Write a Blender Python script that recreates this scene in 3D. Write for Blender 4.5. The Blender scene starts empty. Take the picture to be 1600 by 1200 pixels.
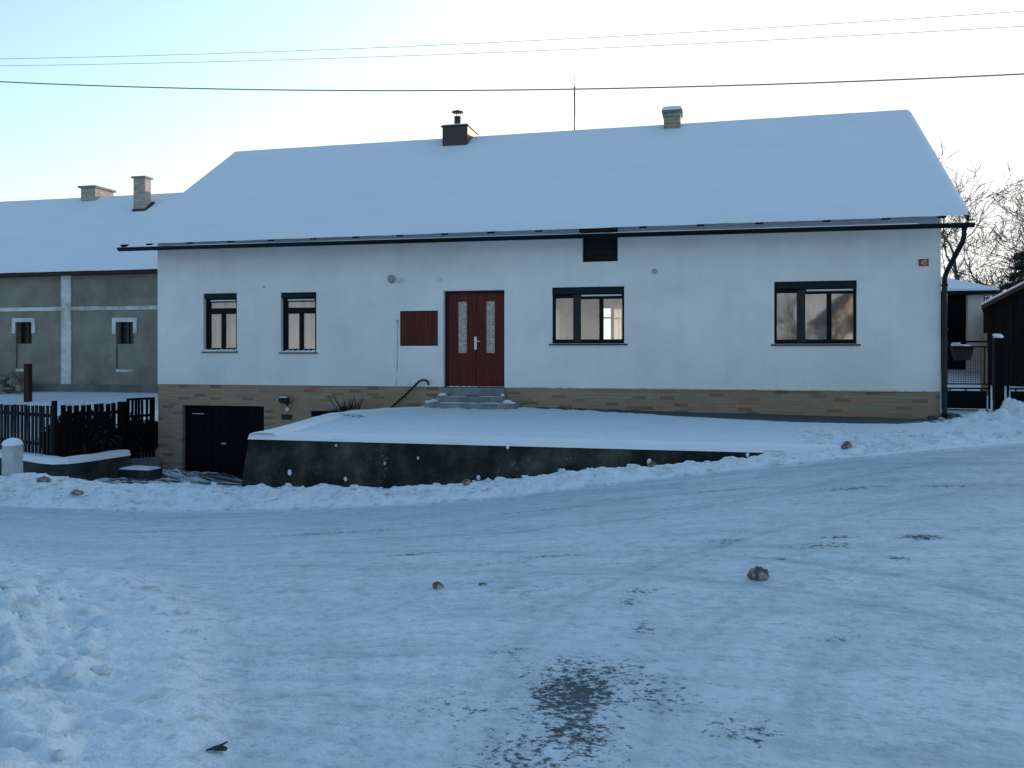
import bpy, math, random
import numpy as np
from mathutils import Vector, Matrix
random.seed(7)
rng = np.random.default_rng(11)
S = bpy.context.scene
COL = S.collection
R = math.radians

# ------------------------------------------------------------------ materials
class NT:
    def __init__(s, name):
        s.m = bpy.data.materials.new(name); s.m.use_nodes = True
        s.t = s.m.node_tree; s.t.nodes.clear()
        s.out = s.n('ShaderNodeOutputMaterial')
    def n(s, typ, ins=None, **kw):
        nd = s.t.nodes.new(typ)
        for k, v in kw.items(): setattr(nd, k, v)
        for k, v in (ins or {}).items(): s.set(nd.inputs[k], v)
        return nd
    def set(s, sock, v):
        if isinstance(v, bpy.types.NodeSocket): s.t.links.new(v, sock)
        elif isinstance(v, tuple) and sock.type == 'RGBA' and len(v) == 3: sock.default_value = (*v, 1)
        else: sock.default_value = v
    def math(s, op, a, b=0.0, clamp=False):
        nd = s.n('ShaderNodeMath', operation=op, use_clamp=clamp); s.set(nd.inputs[0], a); s.set(nd.inputs[1], b); return nd.outputs[0]
    def mix(s, f, a, b, blend='MIX'):
        nd = s.n('ShaderNodeMix', data_type='RGBA', blend_type=blend)
        s.set(nd.inputs[0], f); s.set(nd.inputs[6], a); s.set(nd.inputs[7], b); return nd.outputs[2]
    def ramp(s, f, stops):
        nd = s.n('ShaderNodeValToRGB'); e = nd.color_ramp.elements
        while len(e) < len(stops): e.new(0.5)
        for el, (p, c) in zip(e, stops):
            el.position = p; el.color = (*c, 1) if isinstance(c, tuple) else (c, c, c, 1)
        s.set(nd.inputs[0], f); return nd.outputs[0]
    def noise(s, vec, scale, detail=4, rough=.55, dist=0):
        return s.n('ShaderNodeTexNoise', {'Vector': vec, 'Scale': scale, 'Detail': detail, 'Roughness': rough, 'Distortion': dist}).outputs['Fac']
    def obj(s): return s.n('ShaderNodeTexCoord').outputs['Object']
    def mapping(s, vec, scale=(1, 1, 1), rot=(0, 0, 0)):
        return s.n('ShaderNodeMapping', {'Vector': vec, 'Scale': scale, 'Rotation': rot}).outputs[0]
    def attr(s, name): return s.n('ShaderNodeAttribute', attribute_name=name).outputs['Fac']
    def bump(s, h, strength, dist=.02, normal=None):
        ins = {'Height': h, 'Strength': strength, 'Distance': dist}
        if normal is not None: ins['Normal'] = normal
        return s.n('ShaderNodeBump', ins).outputs[0]
    def bsdf(s, **ins):
        ren = {k.replace('_', ' '): v for k, v in ins.items()}
        b = s.n('ShaderNodeBsdfPrincipled', ren); s.t.links.new(b.outputs[0], s.out.inputs[0]); return s.m

def simple(name, col, rough=.6, var=.25, vs=6, bump=.0, bs=60, metal=0., spec=.3, dirt=None, ds=1.5):
    t = NT(name); o = t.obj()
    f = t.noise(o, vs, 5)
    lo = tuple(c*(1-var) for c in col); hi = tuple(min(1, c*(1+var)) for c in col)
    c = t.ramp(f, [(.3, lo), (.7, hi)])
    if dirt:
        d = t.ramp(t.noise(o, ds, 6, .65), [(.48, 0.), (.7, 1.)])
        c = t.mix(d, c, dirt)
    kw = dict(Base_Color=c, Roughness=rough, Metallic=metal, Specular_IOR_Level=spec)
    if bump: kw['Normal'] = t.bump(t.noise(o, bs, 4), bump, .01)
    return t.bsdf(**kw)

M = {}
def snow_mat(name, col, big=.9, b2=.25):
    t = NT(name); o = t.obj()
    f = t.noise(o, .7, 5)
    c = t.mix(f, tuple(x*.93 for x in col), col)
    c = t.mix(t.ramp(t.noise(t.mapping(o, (.5, 1, 1)), 2.2, 6, .6), [(.45, 0.), (.8, .35)]), c, tuple(x*.86 for x in col))
    h = t.math('ADD', t.math('MULTIPLY', t.noise(o, 2.5, 4), .8), t.math('MULTIPLY', t.noise(o, 40, 4), .06))
    return t.bsdf(Base_Color=c, Roughness=.75, Specular_IOR_Level=.2, Normal=t.bump(h, b2, .06))
M['snow'] = snow_mat('roof_snow', (.80, .86, .93))
M['snow_cap'] = snow_mat('settled_snow', (.82, .86, .90), b2=.5)

def plaster():
    t = NT('white_plaster'); o = t.obj()
    c = t.ramp(t.noise(o, .75, 7, .62), [(.32, (.72, .715, .72)), (.5, (.80, .79, .79)), (.7, (.86, .85, .845))])
    sx = t.noise(t.mapping(o, (3.2, 1, .22)), 1.4, 5, .6)
    c = t.mix(t.ramp(sx, [(.5, 0.), (.8, .22)]), c, (.60, .60, .60))
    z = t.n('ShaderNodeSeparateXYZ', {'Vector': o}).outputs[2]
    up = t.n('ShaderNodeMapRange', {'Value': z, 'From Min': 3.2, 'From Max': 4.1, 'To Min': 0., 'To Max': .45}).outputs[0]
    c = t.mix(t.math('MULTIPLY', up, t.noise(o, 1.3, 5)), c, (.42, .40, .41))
    c = t.mix(t.ramp(t.noise(o, 5, 6, .7), [(.62, 0.), (.75, .35)]), c, (.58, .58, .575))
    h = t.math('ADD', t.noise(o, 55, 5, .65), t.math('MULTIPLY', t.noise(o, 3, 4), 1.0))
    return t.bsdf(Base_Color=c, Roughness=.9, Specular_IOR_Level=.1, Normal=t.bump(h, .45, .02))
M['plaster'] = plaster()

def brick():
    t = NT('clinker_brick'); o = t.obj()
    sp = t.n('ShaderNodeSeparateXYZ', {'Vector': o})
    v = t.n('ShaderNodeCombineXYZ', {'X': t.math('ADD', sp.outputs[0], sp.outputs[1]), 'Y': sp.outputs[2]}).outputs[0]
    b = t.n('ShaderNodeTexBrick', {'Vector': v, 'Color1': (0, 0, 0), 'Color2': (1, 1, 1), 'Mortar': (0, 0, 0), 'Scale': 1., 'Mortar Size': .005,
            'Mortar Smooth': .2, 'Bias': 0., 'Brick Width': .27, 'Row Height': .068})
    c = t.ramp(b.outputs['Color'], [(.0, (.33, .265, .185)), (.3, (.37, .285, .20)), (.55, (.33, .24, .165)), (.68, (.43, .225, .125)), (.78, (.36, .27, .185)), (.88, (.18, .11, .08)), (1., (.40, .19, .11))])
    c = t.mix(t.math('MULTIPLY', t.noise(o, 9, 4), .3), c, (.26, .21, .15))
    c = t.mix(b.outputs['Fac'], c, (.24, .22, .185))
    c = t.mix(t.ramp(t.noise(o, 1.1, 5), [(.45, 0.), (.75, .35)]), c, (.24, .215, .16))
    h = t.math('SUBTRACT', t.math('MULTIPLY', t.noise(o, 45, 3), .3), b.outputs['Fac'])
    return t.bsdf(Base_Color=c, Roughness=.7, Specular_IOR_Level=.25, Normal=t.bump(h, .6, .008))
M['brick'] = brick()

def chimney_brick(name, c0, c1, mort):
    t = NT(name); o = t.obj()
    sp = t.n('ShaderNodeSeparateXYZ', {'Vector': o})
    v = t.n('ShaderNodeCombineXYZ', {'X': t.math('ADD', sp.outputs[0], sp.outputs[1]), 'Y': sp.outputs[2]}).outputs[0]
    b = t.n('ShaderNodeTexBrick', {'Vector': v, 'Color1': c0, 'Color2': c1, 'Mortar': mort, 'Scale': 1., 'Mortar Size': .011, 'Brick Width': .25, 'Row Height': .08})
    c = t.mix(t.ramp(t.noise(o, 4, 5), [(.5, 0.), (.8, .6)]), b.outputs['Color'], (.1, .09, .08))
    return t.bsdf(Base_Color=c, Roughness=.85, Normal=t.bump(t.math('SUBTRACT', 1., b.outputs['Fac']), .6, .01))
M['chim_pale'] = chimney_brick('pale_chimney_brick', (.48, .42, .36), (.36, .30, .26), (.25, .23, .21))
M['chim_old'] = chimney_brick('old_chimney_brick', (.30, .24, .19), (.20, .16, .13), (.40, .37, .33))

def wood(name, col, axis='z', rough=.6, freq=14):
    t = NT(name); o = t.obj()
    sc = {'z': (freq, freq, .8), 'x': (.8, freq, freq)}[axis]
    f = t.noise(t.mapping(o, sc), 1.5, 5, .6)
    c = t.ramp(f, [(.3, tuple(x*.6 for x in col)), (.7, tuple(x*1.25 for x in col))])
    return t.bsdf(Base_Color=c, Roughness=rough, Specular_IOR_Level=.12, Normal=t.bump(f, .3, .006))
M['redwood'] = wood('red_brown_paint', (.118, .024, .020), 'z', .5)
M['reddark'] = wood('dark_red_frame', (.045, .014, .016), 'z', .5)
M['darkwood'] = wood('dark_rafter_wood', (.02, .022, .022), 'x')
M['greywood'] = wood('grey_weathered_boards', (.16, .16, .165), 'x')
M['palewood'] = wood('pale_grey_soffit_boards', (.42, .42, .43), 'x')
M['shedwood'] = wood('dark_shed_boards', (.011, .009, .008), 'z', .8, 9)
M['shedbrown'] = wood('brown_barge_board', (.075, .04, .028), 'x', .7)
M['picket'] = wood('dark_blue_fence_paint', (.002, .0045, .011), 'z', .6)
M['picket_gate'] = wood('black_brown_gate_paint', (.0015, .002, .0035), 'z', .8)
M['beige'] = wood('pale_plywood', (.22, .18, .11), 'z', .8)
M['rustpost'] = wood('rusty_brown_post', (.06, .025, .022), 'z', .8)
M['winframe'] = simple('anthracite_frame', (.003, .007, .010), .45, .2, 8, spec=.1)
M['shutter'] = simple('dark_green_shutter_box', (.007, .016, .020), .5, .2, 5, spec=.12)
M['mullion'] = simple('dark_mullion', (.009, .011, .015), .5, .2, 6)
M['gutter'] = simple('dark_green_gutter_metal', (.003, .008, .011), .45, .3, 4, spec=.1)
M['pipe'] = simple('downpipe_metal', (.006, .014, .019), .4, .3, 5, spec=.25, metal=.1)
M['garage'] = simple('black_green_garage_paint', (.0022, .004, .006), .5, .4, 3, spec=.06)
M['black'] = simple('black_iron', (.008, .010, .011), .5, .3, 10)
M['gategreen'] = simple('dark_green_gate_paint', (.0015, .006, .007), .5, .3, 7, spec=.06)
M['white'] = simple('white_plastic', (.72, .72, .70), .4, .05, 8)
M['handle'] = simple('pale_metal_handle', (.65, .65, .64), .35, .1, 8, metal=.2)
M['greyplastic'] = simple('grey_lamp_glass', (.33, .36, .37), .35, .2, 10)
M['conduit'] = simple('weathered_conduit', (.50, .50, .49), .7, .3, 9)
M['concrete'] = simple('step_concrete', (.225, .24, .25), .85, .2, 5, bump=.4, bs=40, dirt=(.15, .16, .165), ds=3)
M['grey_render'] = simple('grey_olive_render', (.250, .238, .198), .95, .2, 1.2, bump=.4, bs=30, dirt=(.155, .152, .132), ds=.8)
M['pale_render'] = simple('pale_pilaster_render', (.66, .67, .68), .95, .15, 2, bump=.3, bs=30, dirt=(.30, .27, .21), ds=.9)
M['plinth_render'] = simple('grey_plinth_concrete', (.14, .15, .15), .95, .3, 2, bump=.4, bs=25)
M['fascia'] = simple('dark_red_fascia', (.055, .022, .026), .7, .3, 3)
M['darkglass'] = simple('dark_barn_glass', (.010, .013, .014), .3, .4, 6, spec=.4)
M['chim_metal'] = simple('dark_brown_metal_cladding', (.045, .028, .026), .45, .25, 4, spec=.4)
M['tub'] = simple('weathered_grey_tub', (.055, .048, .045), .8, .3, 6, bump=.4)
M['tile'] = simple('dark_roof_tiles', (.05, .04, .04), .8, .3, 5)
M['plate'] = simple('dark_red_enamel', (.34, .03, .06), .4, .1, 10)
M['bark'] = simple('bare_tree_bark', (.075, .062, .05), .9, .35, 12, bump=.5, bs=40)
M['twig'] = simple('dark_twig', (.06, .052, .045), .9, .3, 12)
M['conifer'] = simple('dark_conifer_needles', (.022, .034, .026), .85, .5, 5)
M['frostleaf'] = simple('frosted_needles', (.30, .33, .36), .85, .3, 5)
M['shrub'] = simple('dark_hedge_leaf', (.012, .016, .016), .8, .5, 6)
M['wire'] = simple('grey_cable', (.24, .26, .30), .6, .1, 3)
M['pole'] = simple('antenna_metal', (.14, .15, .17), .4, .2, 5, metal=.6)
M['clod'] = simple('frozen_dirty_clod', (.13, .105, .085), .9, .4, 30, bump=.8, bs=60, dirt=(.55, .58, .60), ds=22)
M['snowlump'] = snow_mat('snow_lump', (.76, .80, .84), b2=.6)
M['rubble'] = simple('rubble_stone', (.24, .22, .18), .95, .5, 5, bump=.5)
M['carlouvre'] = simple('dark_hatch_boards', (.008, .010, .011), .8, .3, 5)
M['cream'] = simple('cream_pillar_render', (.80, .72, .62), .9, .05, 3)
M['interior'] = simple('pale_room_wall', (.62, .66, .60), .9, .05, 2)
M['floor_in'] = simple('room_floor', (.40, .30, .2), .6, .2, 3)
M['hill'] = simple('added_snowy_hill', (.62, .60, .58), .95, .15, .05, dirt=(.12, .11, .10), ds=.035)
M['rear_house'] = simple('ochre_house_render', (.46, .40, .325), .9, .1, 1)

def retaining():
    t = NT('mossy_concrete'); o = t.obj()
    c = t.ramp(t.noise(o, 1.6, 8, .7), [(.3, (.008, .010, .010)), (.45, (.024, .027, .026)), (.58, (.060, .061, .056)), (.75, (.13, .125, .112))])
    c = t.mix(t.ramp(t.noise(t.mapping(o, (2.5, 2.5, .4)), 1.5, 5, .6), [(.45, 0.), (.75, .6)]), c, (.012, .016, .014))
    fr = t.ramp(t.noise(o, 16, 5, .7), [(.60, 0.), (.68, .7)])
    c = t.mix(t.math('MULTIPLY', fr, t.ramp(t.noise(o, 2.3, 3), [(.5, 0.), (.65, 1.)])), c, (.30, .33, .35))
    h = t.math('ADD', t.noise(o, 6, 6, .7), t.math('MULTIPLY', t.noise(o, 50, 3), .2))
    return t.bsdf(Base_Color=c, Roughness=.95, Specular_IOR_Level=.1, Normal=t.bump(h, .8, .03))
M['retain'] = retaining()
M['lowwall'] = simple('dark_low_wall_concrete', (.030, .034, .034), .95, .5, 3, bump=.5, bs=20, dirt=(.075, .07, .055), ds=2.2)
M['post'] = simple('pale_concrete_post', (.50, .51, .50), .9, .12, 6, bump=.4, bs=60, dirt=(.36, .36, .34), ds=5)

def glass(name, refl, tint=.9, rough=.0):
    t = NT(name)
    tr = t.n('ShaderNodeBsdfTransparent', {'Color': (tint*.96, tint, tint*.99)})
    o = t.obj()
    gl = t.n('ShaderNodeBsdfGlossy', {'Color': (.9, .95, 1), 'Roughness': rough, 'Normal': t.bump(t.noise(o, 1.7, 2), .05, .02)})
    mx = t.n('ShaderNodeMixShader', {0: refl, 1: tr.outputs[0], 2: gl.outputs[0]})
    t.t.links.new(mx.outputs[0], t.out.inputs[0]); return t.m
M['glass'] = glass('window_glass', .15, .95)
M['glass_refl'] = glass('reflecting_window_glass', .27, .95, .035)

def pebble_glass():
    t = NT('frosted_door_glass'); o = t.obj()
    v = t.n('ShaderNodeTexVoronoi', {'Vector': o, 'Scale': 42.}).outputs['Color']
    g = t.n('ShaderNodeSeparateColor', {'Color': v}).outputs[0]
    c = t.ramp(g, [(.0, (.22, .20, .175)), (.5, (.34, .31, .27)), (.85, (.43, .38, .32)), (1., (.6, .53, .42))])
    z = t.n('ShaderNodeSeparateXYZ', {'Vector': o}).outputs[2]
    return t.bsdf(Base_Color=c, Roughness=.25, Specular_IOR_Level=.6, Normal=t.bump(g, .5, .01))
M['doorglass'] = pebble_glass()

def curtain_mat(name, a, b):
    t = NT(name); o = t.obj()
    f = t.noise(t.mapping(o, (17, 17, .2)), 1., 3)
    c = t.ramp(f, [(.38, a), (.6, b)])
    d = t.n('ShaderNodeBsdfDiffuse', {'Color': c}); tl = t.n('ShaderNodeBsdfTranslucent', {'Color': c})
    mx = t.n('ShaderNodeMixShader', {0: .45, 1: d.outputs[0], 2: tl.outputs[0]})
    t.t.links.new(mx.outputs[0], t.out.inputs[0]); return t.m
M['curtain'] = curtain_mat('cream_curtain', (.36, .35, .31), (.92, .86, .76))
M['curtain_grey'] = curtain_mat('grey_net_curtain', (.16, .165, .165), (.26, .265, .26))
M['drape'] = curtain_mat('sunlit_drape', (.85, .78, .62), (.95, .90, .78))

def ground_mat():
    t = NT('snowy_ground'); o = t.obj()
    ice, bare, dirt, pave = t.attr('ice'), t.attr('bare'), t.attr('dirt'), t.attr('pave')
    big = t.noise(o, .8, 6, .6)
    fine = t.noise(o, 22, 6, .65)
    c = t.mix(big, (.74, .79, .835), (.88, .91, .94))
    c = t.mix(t.ramp(t.noise(o, 5, 6, .7), [(.5, 0.), (.75, .45)]), c, (.60, .645, .69))
    # packed, driven snow
    warp = t.n('ShaderNodeVectorMath', {0: o, 1: t.n('ShaderNodeTexNoise', {'Vector': o, 'Scale': .35, 'Detail': 2.}).outputs['Color']}, operation='ADD').outputs[0]
    st1 = t.noise(t.mapping(warp, (.30, 3.4, 1), (0, 0, R(-7))), 1.6, 6, .62)
    st2 = t.noise(t.mapping(warp, (.5, 6., 1), (0, 0, R(22))), 1.5, 6, .65)
    packed = t.mix(t.ramp(st1, [(.32, 0.), (.66, 1.)]), (.27, .36, .42), (.72, .795, .86))
    packed = t.mix(t.math('MULTIPLY', t.ramp(st2, [(.42, 0.), (.62, 1.)]), t.math('SUBTRACT', 1.2, ice, True)), packed, t.mix(big, (.54, .60, .65), (.74, .79, .83)))
    c = t.mix(t.math('MULTIPLY', ice, .95), c, packed)
    grain = t.noise(t.mapping(o, (1, 1.5, 1), (0, 0, R(12))), 10, 8, .8)
    c = t.mix(t.math('MULTIPLY', t.ramp(grain, [(.49, 0.), (.64, 1.)]), t.math('ADD', t.math('MULTIPLY', ice, .8), .3, True)), c, (.35, .415, .465))
    # thin dark skid streaks where asphalt shows
    sk = t.ramp(t.noise(t.mapping(warp, (.8, 9., 1), (0, 0, R(-9))), 1.4, 6, .7), [(.60, 0.), (.66, 1.)])
    sk = t.math('MULTIPLY', sk, t.ramp(t.noise(o, .55, 4), [(.46, 0.), (.62, 1.)]))
    c = t.mix(t.math('MULTIPLY', t.math('MULTIPLY', sk, ice), .85), c, (.10, .13, .15))
    trk = t.attr('track')
    tn = t.noise(t.mapping(warp, (1.2, 5., 1), (0, 0, R(-10))), 2.4, 6, .7)
    c = t.mix(t.math('MULTIPLY', trk, t.ramp(tn, [(.34, .2), (.60, .95)])), c, (.25, .33, .385))
    gr = t.math('MULTIPLY', t.ramp(t.noise(o, 48, 4, .7), [(.615, 0.), (.68, 1.)]), t.ramp(t.noise(o, 1.3, 5, .6), [(.42, 0.), (.66, 1.)]))
    c = t.mix(t.math('MULTIPLY', gr, .75), c, (.12, .115, .11))
    blot = t.ramp(t.noise(o, 3.1, 7, .72), [(.50, 0.), (.68, 1.)])
    c = t.mix(t.math('MULTIPLY', blot, t.math('MULTIPLY', t.math('ADD', ice, .15), .50)), c, (.30, .385, .44))
    # bare patches, broken up
    sp = t.noise(t.mapping(o, (1.8, 2.6, 1), (0, 0, R(-18))), 12, 7, .78)
    sp = t.math('ADD', t.math('MULTIPLY', t.math('SUBTRACT', sp, .5), 2.6), .5)
    bm = t.math('SUBTRACT', t.math('ADD', t.math('MULTIPLY', bare, .70), sp), 1.0)
    c = t.mix(t.ramp(t.math('MULTIPLY', bare, 1.0), [(0., 0.), (1., .35)]), c, (.42, .50, .54))
    c = t.mix(t.ramp(bm, [(.0, 0.), (.16, .92)]), c, t.mix(fine, (.008, .016, .025), (.036, .056, .075)))
    # brownish dirt
    dm = t.math('MULTIPLY', t.math('SUBTRACT', dirt, bare, True), t.ramp(t.noise(o, 7, 6, .7), [(.50, 0.), (.70, 1.)]))
    c = t.mix(t.math('MULTIPLY', dm, .85), c, t.mix(fine, (.16, .13, .10), (.40, .37, .33)))
    # cobbles along the house and driveway
    vn = t.n('ShaderNodeTexVoronoi', {'Vector': o, 'Scale': 9.}, feature='DISTANCE_TO_EDGE').outputs[0]
    cob = t.mix(t.ramp(vn, [(.0, 0.), (.12, 1.)]), (.03, .035, .038), t.mix(fine, (.06, .068, .07), (.15, .16, .165)))
    pm = t.math('ADD', t.math('MULTIPLY', pave, 1.25), t.math('SUBTRACT', t.noise(t.mapping(o, (.6, 4, 1)), 3.2, 6, .7), .75))
    c = t.mix(t.ramp(pm, [(.30, 0.), (.40, 1.)]), c, cob)
    h = t.math('ADD', t.math('MULTIPLY', t.noise(o, 6, 6, .65), .5), t.math('MULTIPLY', fine, .28))
    h = t.math('ADD', h, t.math('MULTIPLY', t.math('MULTIPLY', st1, ice), .35))
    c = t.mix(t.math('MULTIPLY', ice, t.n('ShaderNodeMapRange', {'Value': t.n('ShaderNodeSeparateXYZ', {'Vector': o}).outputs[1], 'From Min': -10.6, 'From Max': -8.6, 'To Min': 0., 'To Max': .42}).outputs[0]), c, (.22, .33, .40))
    c = t.mix(1.0, c, (.905, 1.0, 1.035), 'MULTIPLY')
    rough = t.mix(ice, (.85, .85, .85), (.62, .62, .62))
    return t.bsdf(Base_Color=c, Roughness=rough, Specular_IOR_Level=.22, Normal=t.bump(h, .9, .06))
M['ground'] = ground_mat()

# ------------------------------------------------------------------ builders
def tag(o, label=None, cat=None, group=None, kind=None):
    if label: o['label'] = label
    if cat: o['category'] = cat
    if group: o['group'] = group
    if kind: o['kind'] = kind
    return o

OFF = Vector((0, 0, 0))
def thing(name, label, cat, loc=(0, 0, 0), group=None, kind=None):
    global OFF
    o = bpy.data.objects.new(name, None); COL.objects.link(o); o.location = loc
    o.empty_display_size = .2
    OFF = Vector(loc)
    return tag(o, label, cat, group, kind)

class MB:
    def __init__(s): s.v = []; s.f = []; s.sm = []
    def add(s, vs, fs, sm=False):
        b = len(s.v); s.v += [tuple(v) for v in vs]; s.f += [tuple(b+i for i in f) for f in fs]; s.sm += [sm]*len(fs); return s
    def box(s, x0, x1, y0, y1, z0, z1):
        vs = [(x, y, z) for z in (z0, z1) for y in (y0, y1) for x in (x0, x1)]
        return s.add(vs, [(0, 2, 3, 1), (4, 5, 7, 6), (0, 1, 5, 4), (2, 6, 7, 3), (0, 4, 6, 2), (1, 3, 7, 5)])
    def hexa(s, bot, top):      # two quads, counter-clockwise
        return s.add(list(bot)+list(top), [(3, 2, 1, 0), (4, 5, 6, 7), (0, 1, 5, 4), (1, 2, 6, 5), (2, 3, 7, 6), (3, 0, 4, 7)])
    def beam(s, a, b, w, h, up=(0, 0, 1)):
        a, b = Vector(a), Vector(b); d = (b-a).normalized(); u = Vector(up); sd = d.cross(u).normalized(); u = sd.cross(d).normalized()
        q = lambda p: [p+sd*(-w/2)+u*(-h/2), p+sd*(w/2)+u*(-h/2), p+sd*(w/2)+u*(h/2), p+sd*(-w/2)+u*(h/2)]
        return s.hexa(q(a), q(b))
    def tube(s, pts, r, n=8, cap=True, sm=True):
        pts = [Vector(p) for p in pts]; rs = r if isinstance(r, (list, tuple)) else [r]*len(pts)
        vs = []; fs = []
        d = (pts[1]-pts[0]).normalized(); ref = Vector((0, 0, 1)) if abs(d.z) < .9 else Vector((1, 0, 0))
        u = d.cross(ref).normalized()
        for i, p in enumerate(pts):
            if i == 0: t = pts[1]-pts[0]
            elif i == len(pts)-1: t = pts[-1]-pts[-2]
            else: t = (pts[i+1]-pts[i]).normalized()+(pts[i]-pts[i-1]).normalized()
            t.normalize(); u = (u-t*u.dot(t)).normalized(); w = t.cross(u)
            for k in range(n):
                a = 2*math.pi*k/n; vs.append(p+(u*math.cos(a)+w*math.sin(a))*rs[i])
        for i in range(len(pts)-1):
            for k in range(n):
                fs.append((i*n+k, i*n+(k+1) % n, (i+1)*n+(k+1) % n, (i+1)*n+k))
        if cap: fs += [tuple(range(n-1, -1, -1)), tuple((len(pts)-1)*n+k for k in range(n))]
        return s.add(vs, fs, sm)
    def lathe(s, c, prof, n=16, axis='z', sm=True):
        vs = []; fs = []
        for (r, h) in prof:
            for k in range(n):
                a = 2*math.pi*k/n; p = (r*math.cos(a), r*math.sin(a), h)
                if axis == '-y': p = (p[0], -p[2], p[1])
                vs.append((c[0]+p[0], c[1]+p[1], c[2]+p[2]))
        m = len(prof)
        for i in range(m-1):
            for k in range(n): fs.append((i*n+k, i*n+(k+1) % n, (i+1)*n+(k+1) % n, (i+1)*n+k))
        fs += [tuple(range(n-1, -1, -1)), tuple((m-1)*n+k for k in range(n))]
        return s.add(vs, fs, sm)
    def lump(s, c, rad, seed=0, rough=.25, n=10, flat=-.35):
        rnd = random.Random(seed); ph = [(rnd.uniform(0, 6), rnd.uniform(0, 6), rnd.uniform(0, 6), rnd.uniform(1.5, 4.5)) for _ in range(5)]
        vs = []; fs = []
        for i in range(n+1):
            th = math.pi*i/n
            for k in range(n*2):
                a = math.pi*k/n; d = Vector((math.sin(th)*math.cos(a), math.sin(th)*math.sin(a), math.cos(th)))
                q = 1+sum(rough*.22*math.sin(f*d.x*1.7+a0)*math.sin(f*d.y*1.7+a1)*math.sin(f*d.z*1.7+a2)*1.6 for a0, a1, a2, f in ph)+rnd.uniform(-rough, rough)*.18
                p = Vector((d.x*rad[0], d.y*rad[1], d.z*rad[2]))*q
                p.z = max(p.z, flat*rad[2])
                vs.append((c[0]+p.x, c[1]+p.y, c[2]+p.z))
        for i in range(n):
            for k in range(n*2): fs.append((i*n*2+k, (i+1)*n*2+k, (i+1)*n*2+(k+1) % (n*2), i*n*2+(k+1) % (n*2)))
        return s.add(vs, fs, True)
    def mesh(s, name):
        me = bpy.data.meshes.new(name)
        me.from_pydata([tuple(Vector(v)-OFF) for v in s.v], [], s.f)
        me.polygons.foreach_set('use_smooth', s.sm); me.update(); return me
    def build(s, name, mat, parent=None, bevel=0, sharp=None):
        me = s.mesh(name); me.materials.append(M[mat] if isinstance(mat, str) else mat)
        o = bpy.data.objects.new(name, me); COL.objects.link(o)
        if parent is not None: o.parent = parent
        else: o.location = OFF
        if bevel:
            b = o.modifiers.new('bevel', 'BEVEL'); b.width = bevel; b.segments = 2; b.limit_method = 'ANGLE'
        return o
def box(*a): return MB().box(*a)
def inst(src, name, loc, parent):
    o = src.copy(); o.name = name; COL.objects.link(o); o.parent = parent; o.location = loc; return o

# ------------------------------------------------------------------ numpy noise
_perm = rng.permutation(512)
_perm = np.concatenate([_perm, _perm, _perm])
_ga = rng.uniform(0, 2*np.pi, 512); _gx, _gy = np.cos(_ga), np.sin(_ga)
def perlin(x, y):
    xi = np.floor(x).astype(int); yi = np.floor(y).astype(int); xf = x-xi; yf = y-yi
    u = xf**3*(xf*(xf*6-15)+10); v = yf**3*(yf*(yf*6-15)+10)
    def g(ix, iy, dx, dy):
        h = _perm[_perm[ix % 512]+(iy % 512)] % 512
        return _gx[h]*dx+_gy[h]*dy
    a = g(xi, yi, xf, yf); b = g(xi+1, yi, xf-1, yf); c = g(xi, yi+1, xf, yf-1); d = g(xi+1, yi+1, xf-1, yf-1)
    return (a+u*(b-a))*(1-v)+(c+u*(d-c))*v
def fbm(x, y, sc, oc=5, gain=.5):
    s = 0; a = 1; n = 0
    for i in range(oc):
        s = s+a*perlin(x*sc+17.3*i, y*sc-9.1*i); n += a; a *= gain; sc *= 2.03
    return s/n
def billow(x, y, sc, oc=4, gain=.55):
    s = 0; a = 1; n = 0
    for i in range(oc):
        s = s+a*np.abs(perlin(x*sc+7.7*i, y*sc+3.1*i)); n += a; a *= gain; sc *= 2.1
    return s/n
def sst(a, b, x): t = np.clip((x-a)/(b-a), 0, 1); return t*t*(3-2*t)

# ------------------------------------------------------------------ ground sheet
def yfoot(x): return np.interp(x, [-60, -10, -5, 2, 4.7, 6.7, 8.2, 11, 14, 60], [-8.2, -7.4, -7.2, -7.3, -7.0, -6.45, -5.6, -4.2, -3.6, -3.])
def pfoot(x):
    xs = [-300, -40, -12, -5, -2, 0, 1.7, 3.2, 4.7, 6.7, 8.2, 11, 40, 300]; zs = [-2, -1.6, -.7, -.46, -.40, -.27, -.13, .08, .28, .48, .54, .60, 1.2, 2]
    return (np.interp(x-.5, xs, zs)+np.interp(x, xs, zs)+np.interp(x+.5, xs, zs))/3
def wallz(x): return np.interp(x, [-2, -.57, 1.31, 2.2, 3.47, 4.67, 5.82, 6.6, 8], [-.27, -.23, -.15, -.03, .14, .265, .40, .47, .52])
def terr(x, y):
    back = .56-.0136*(np.clip(x, -2, 12)-.76); front = .492
    t = np.clip((y+6)/6, 0, 1); return front+(back-front)*t*t
def xleft(y): return np.interp(y, [-6, -4.8, -2.6, -1.7, -1.0, -.6, 0], [-1.67, -1.83, -2.2, -2.1, -1.6, -1.2, -1.1])
HEAP = [(-9, -9.6), (-4, -9.7), (-1.5, -10.35), (.4, -10.85), (1.7, -12.1), (2.6, -13.3), (3.1, -14.2), (3.6, -16)]

def seg_dist(x, y, pts):
    best = np.full(x.shape, 1e9)
    for (ax, ay), (bx, by) in zip(pts, pts[1:]):
        dx, dy = bx-ax, by-ay; t = np.clip(((x-ax)*dx+(y-ay)*dy)/(dx*dx+dy*dy), 0, 1)
        best = np.minimum(best, np.hypot(x-ax-t*dx, y-ay-t*dy))
    return best

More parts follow.
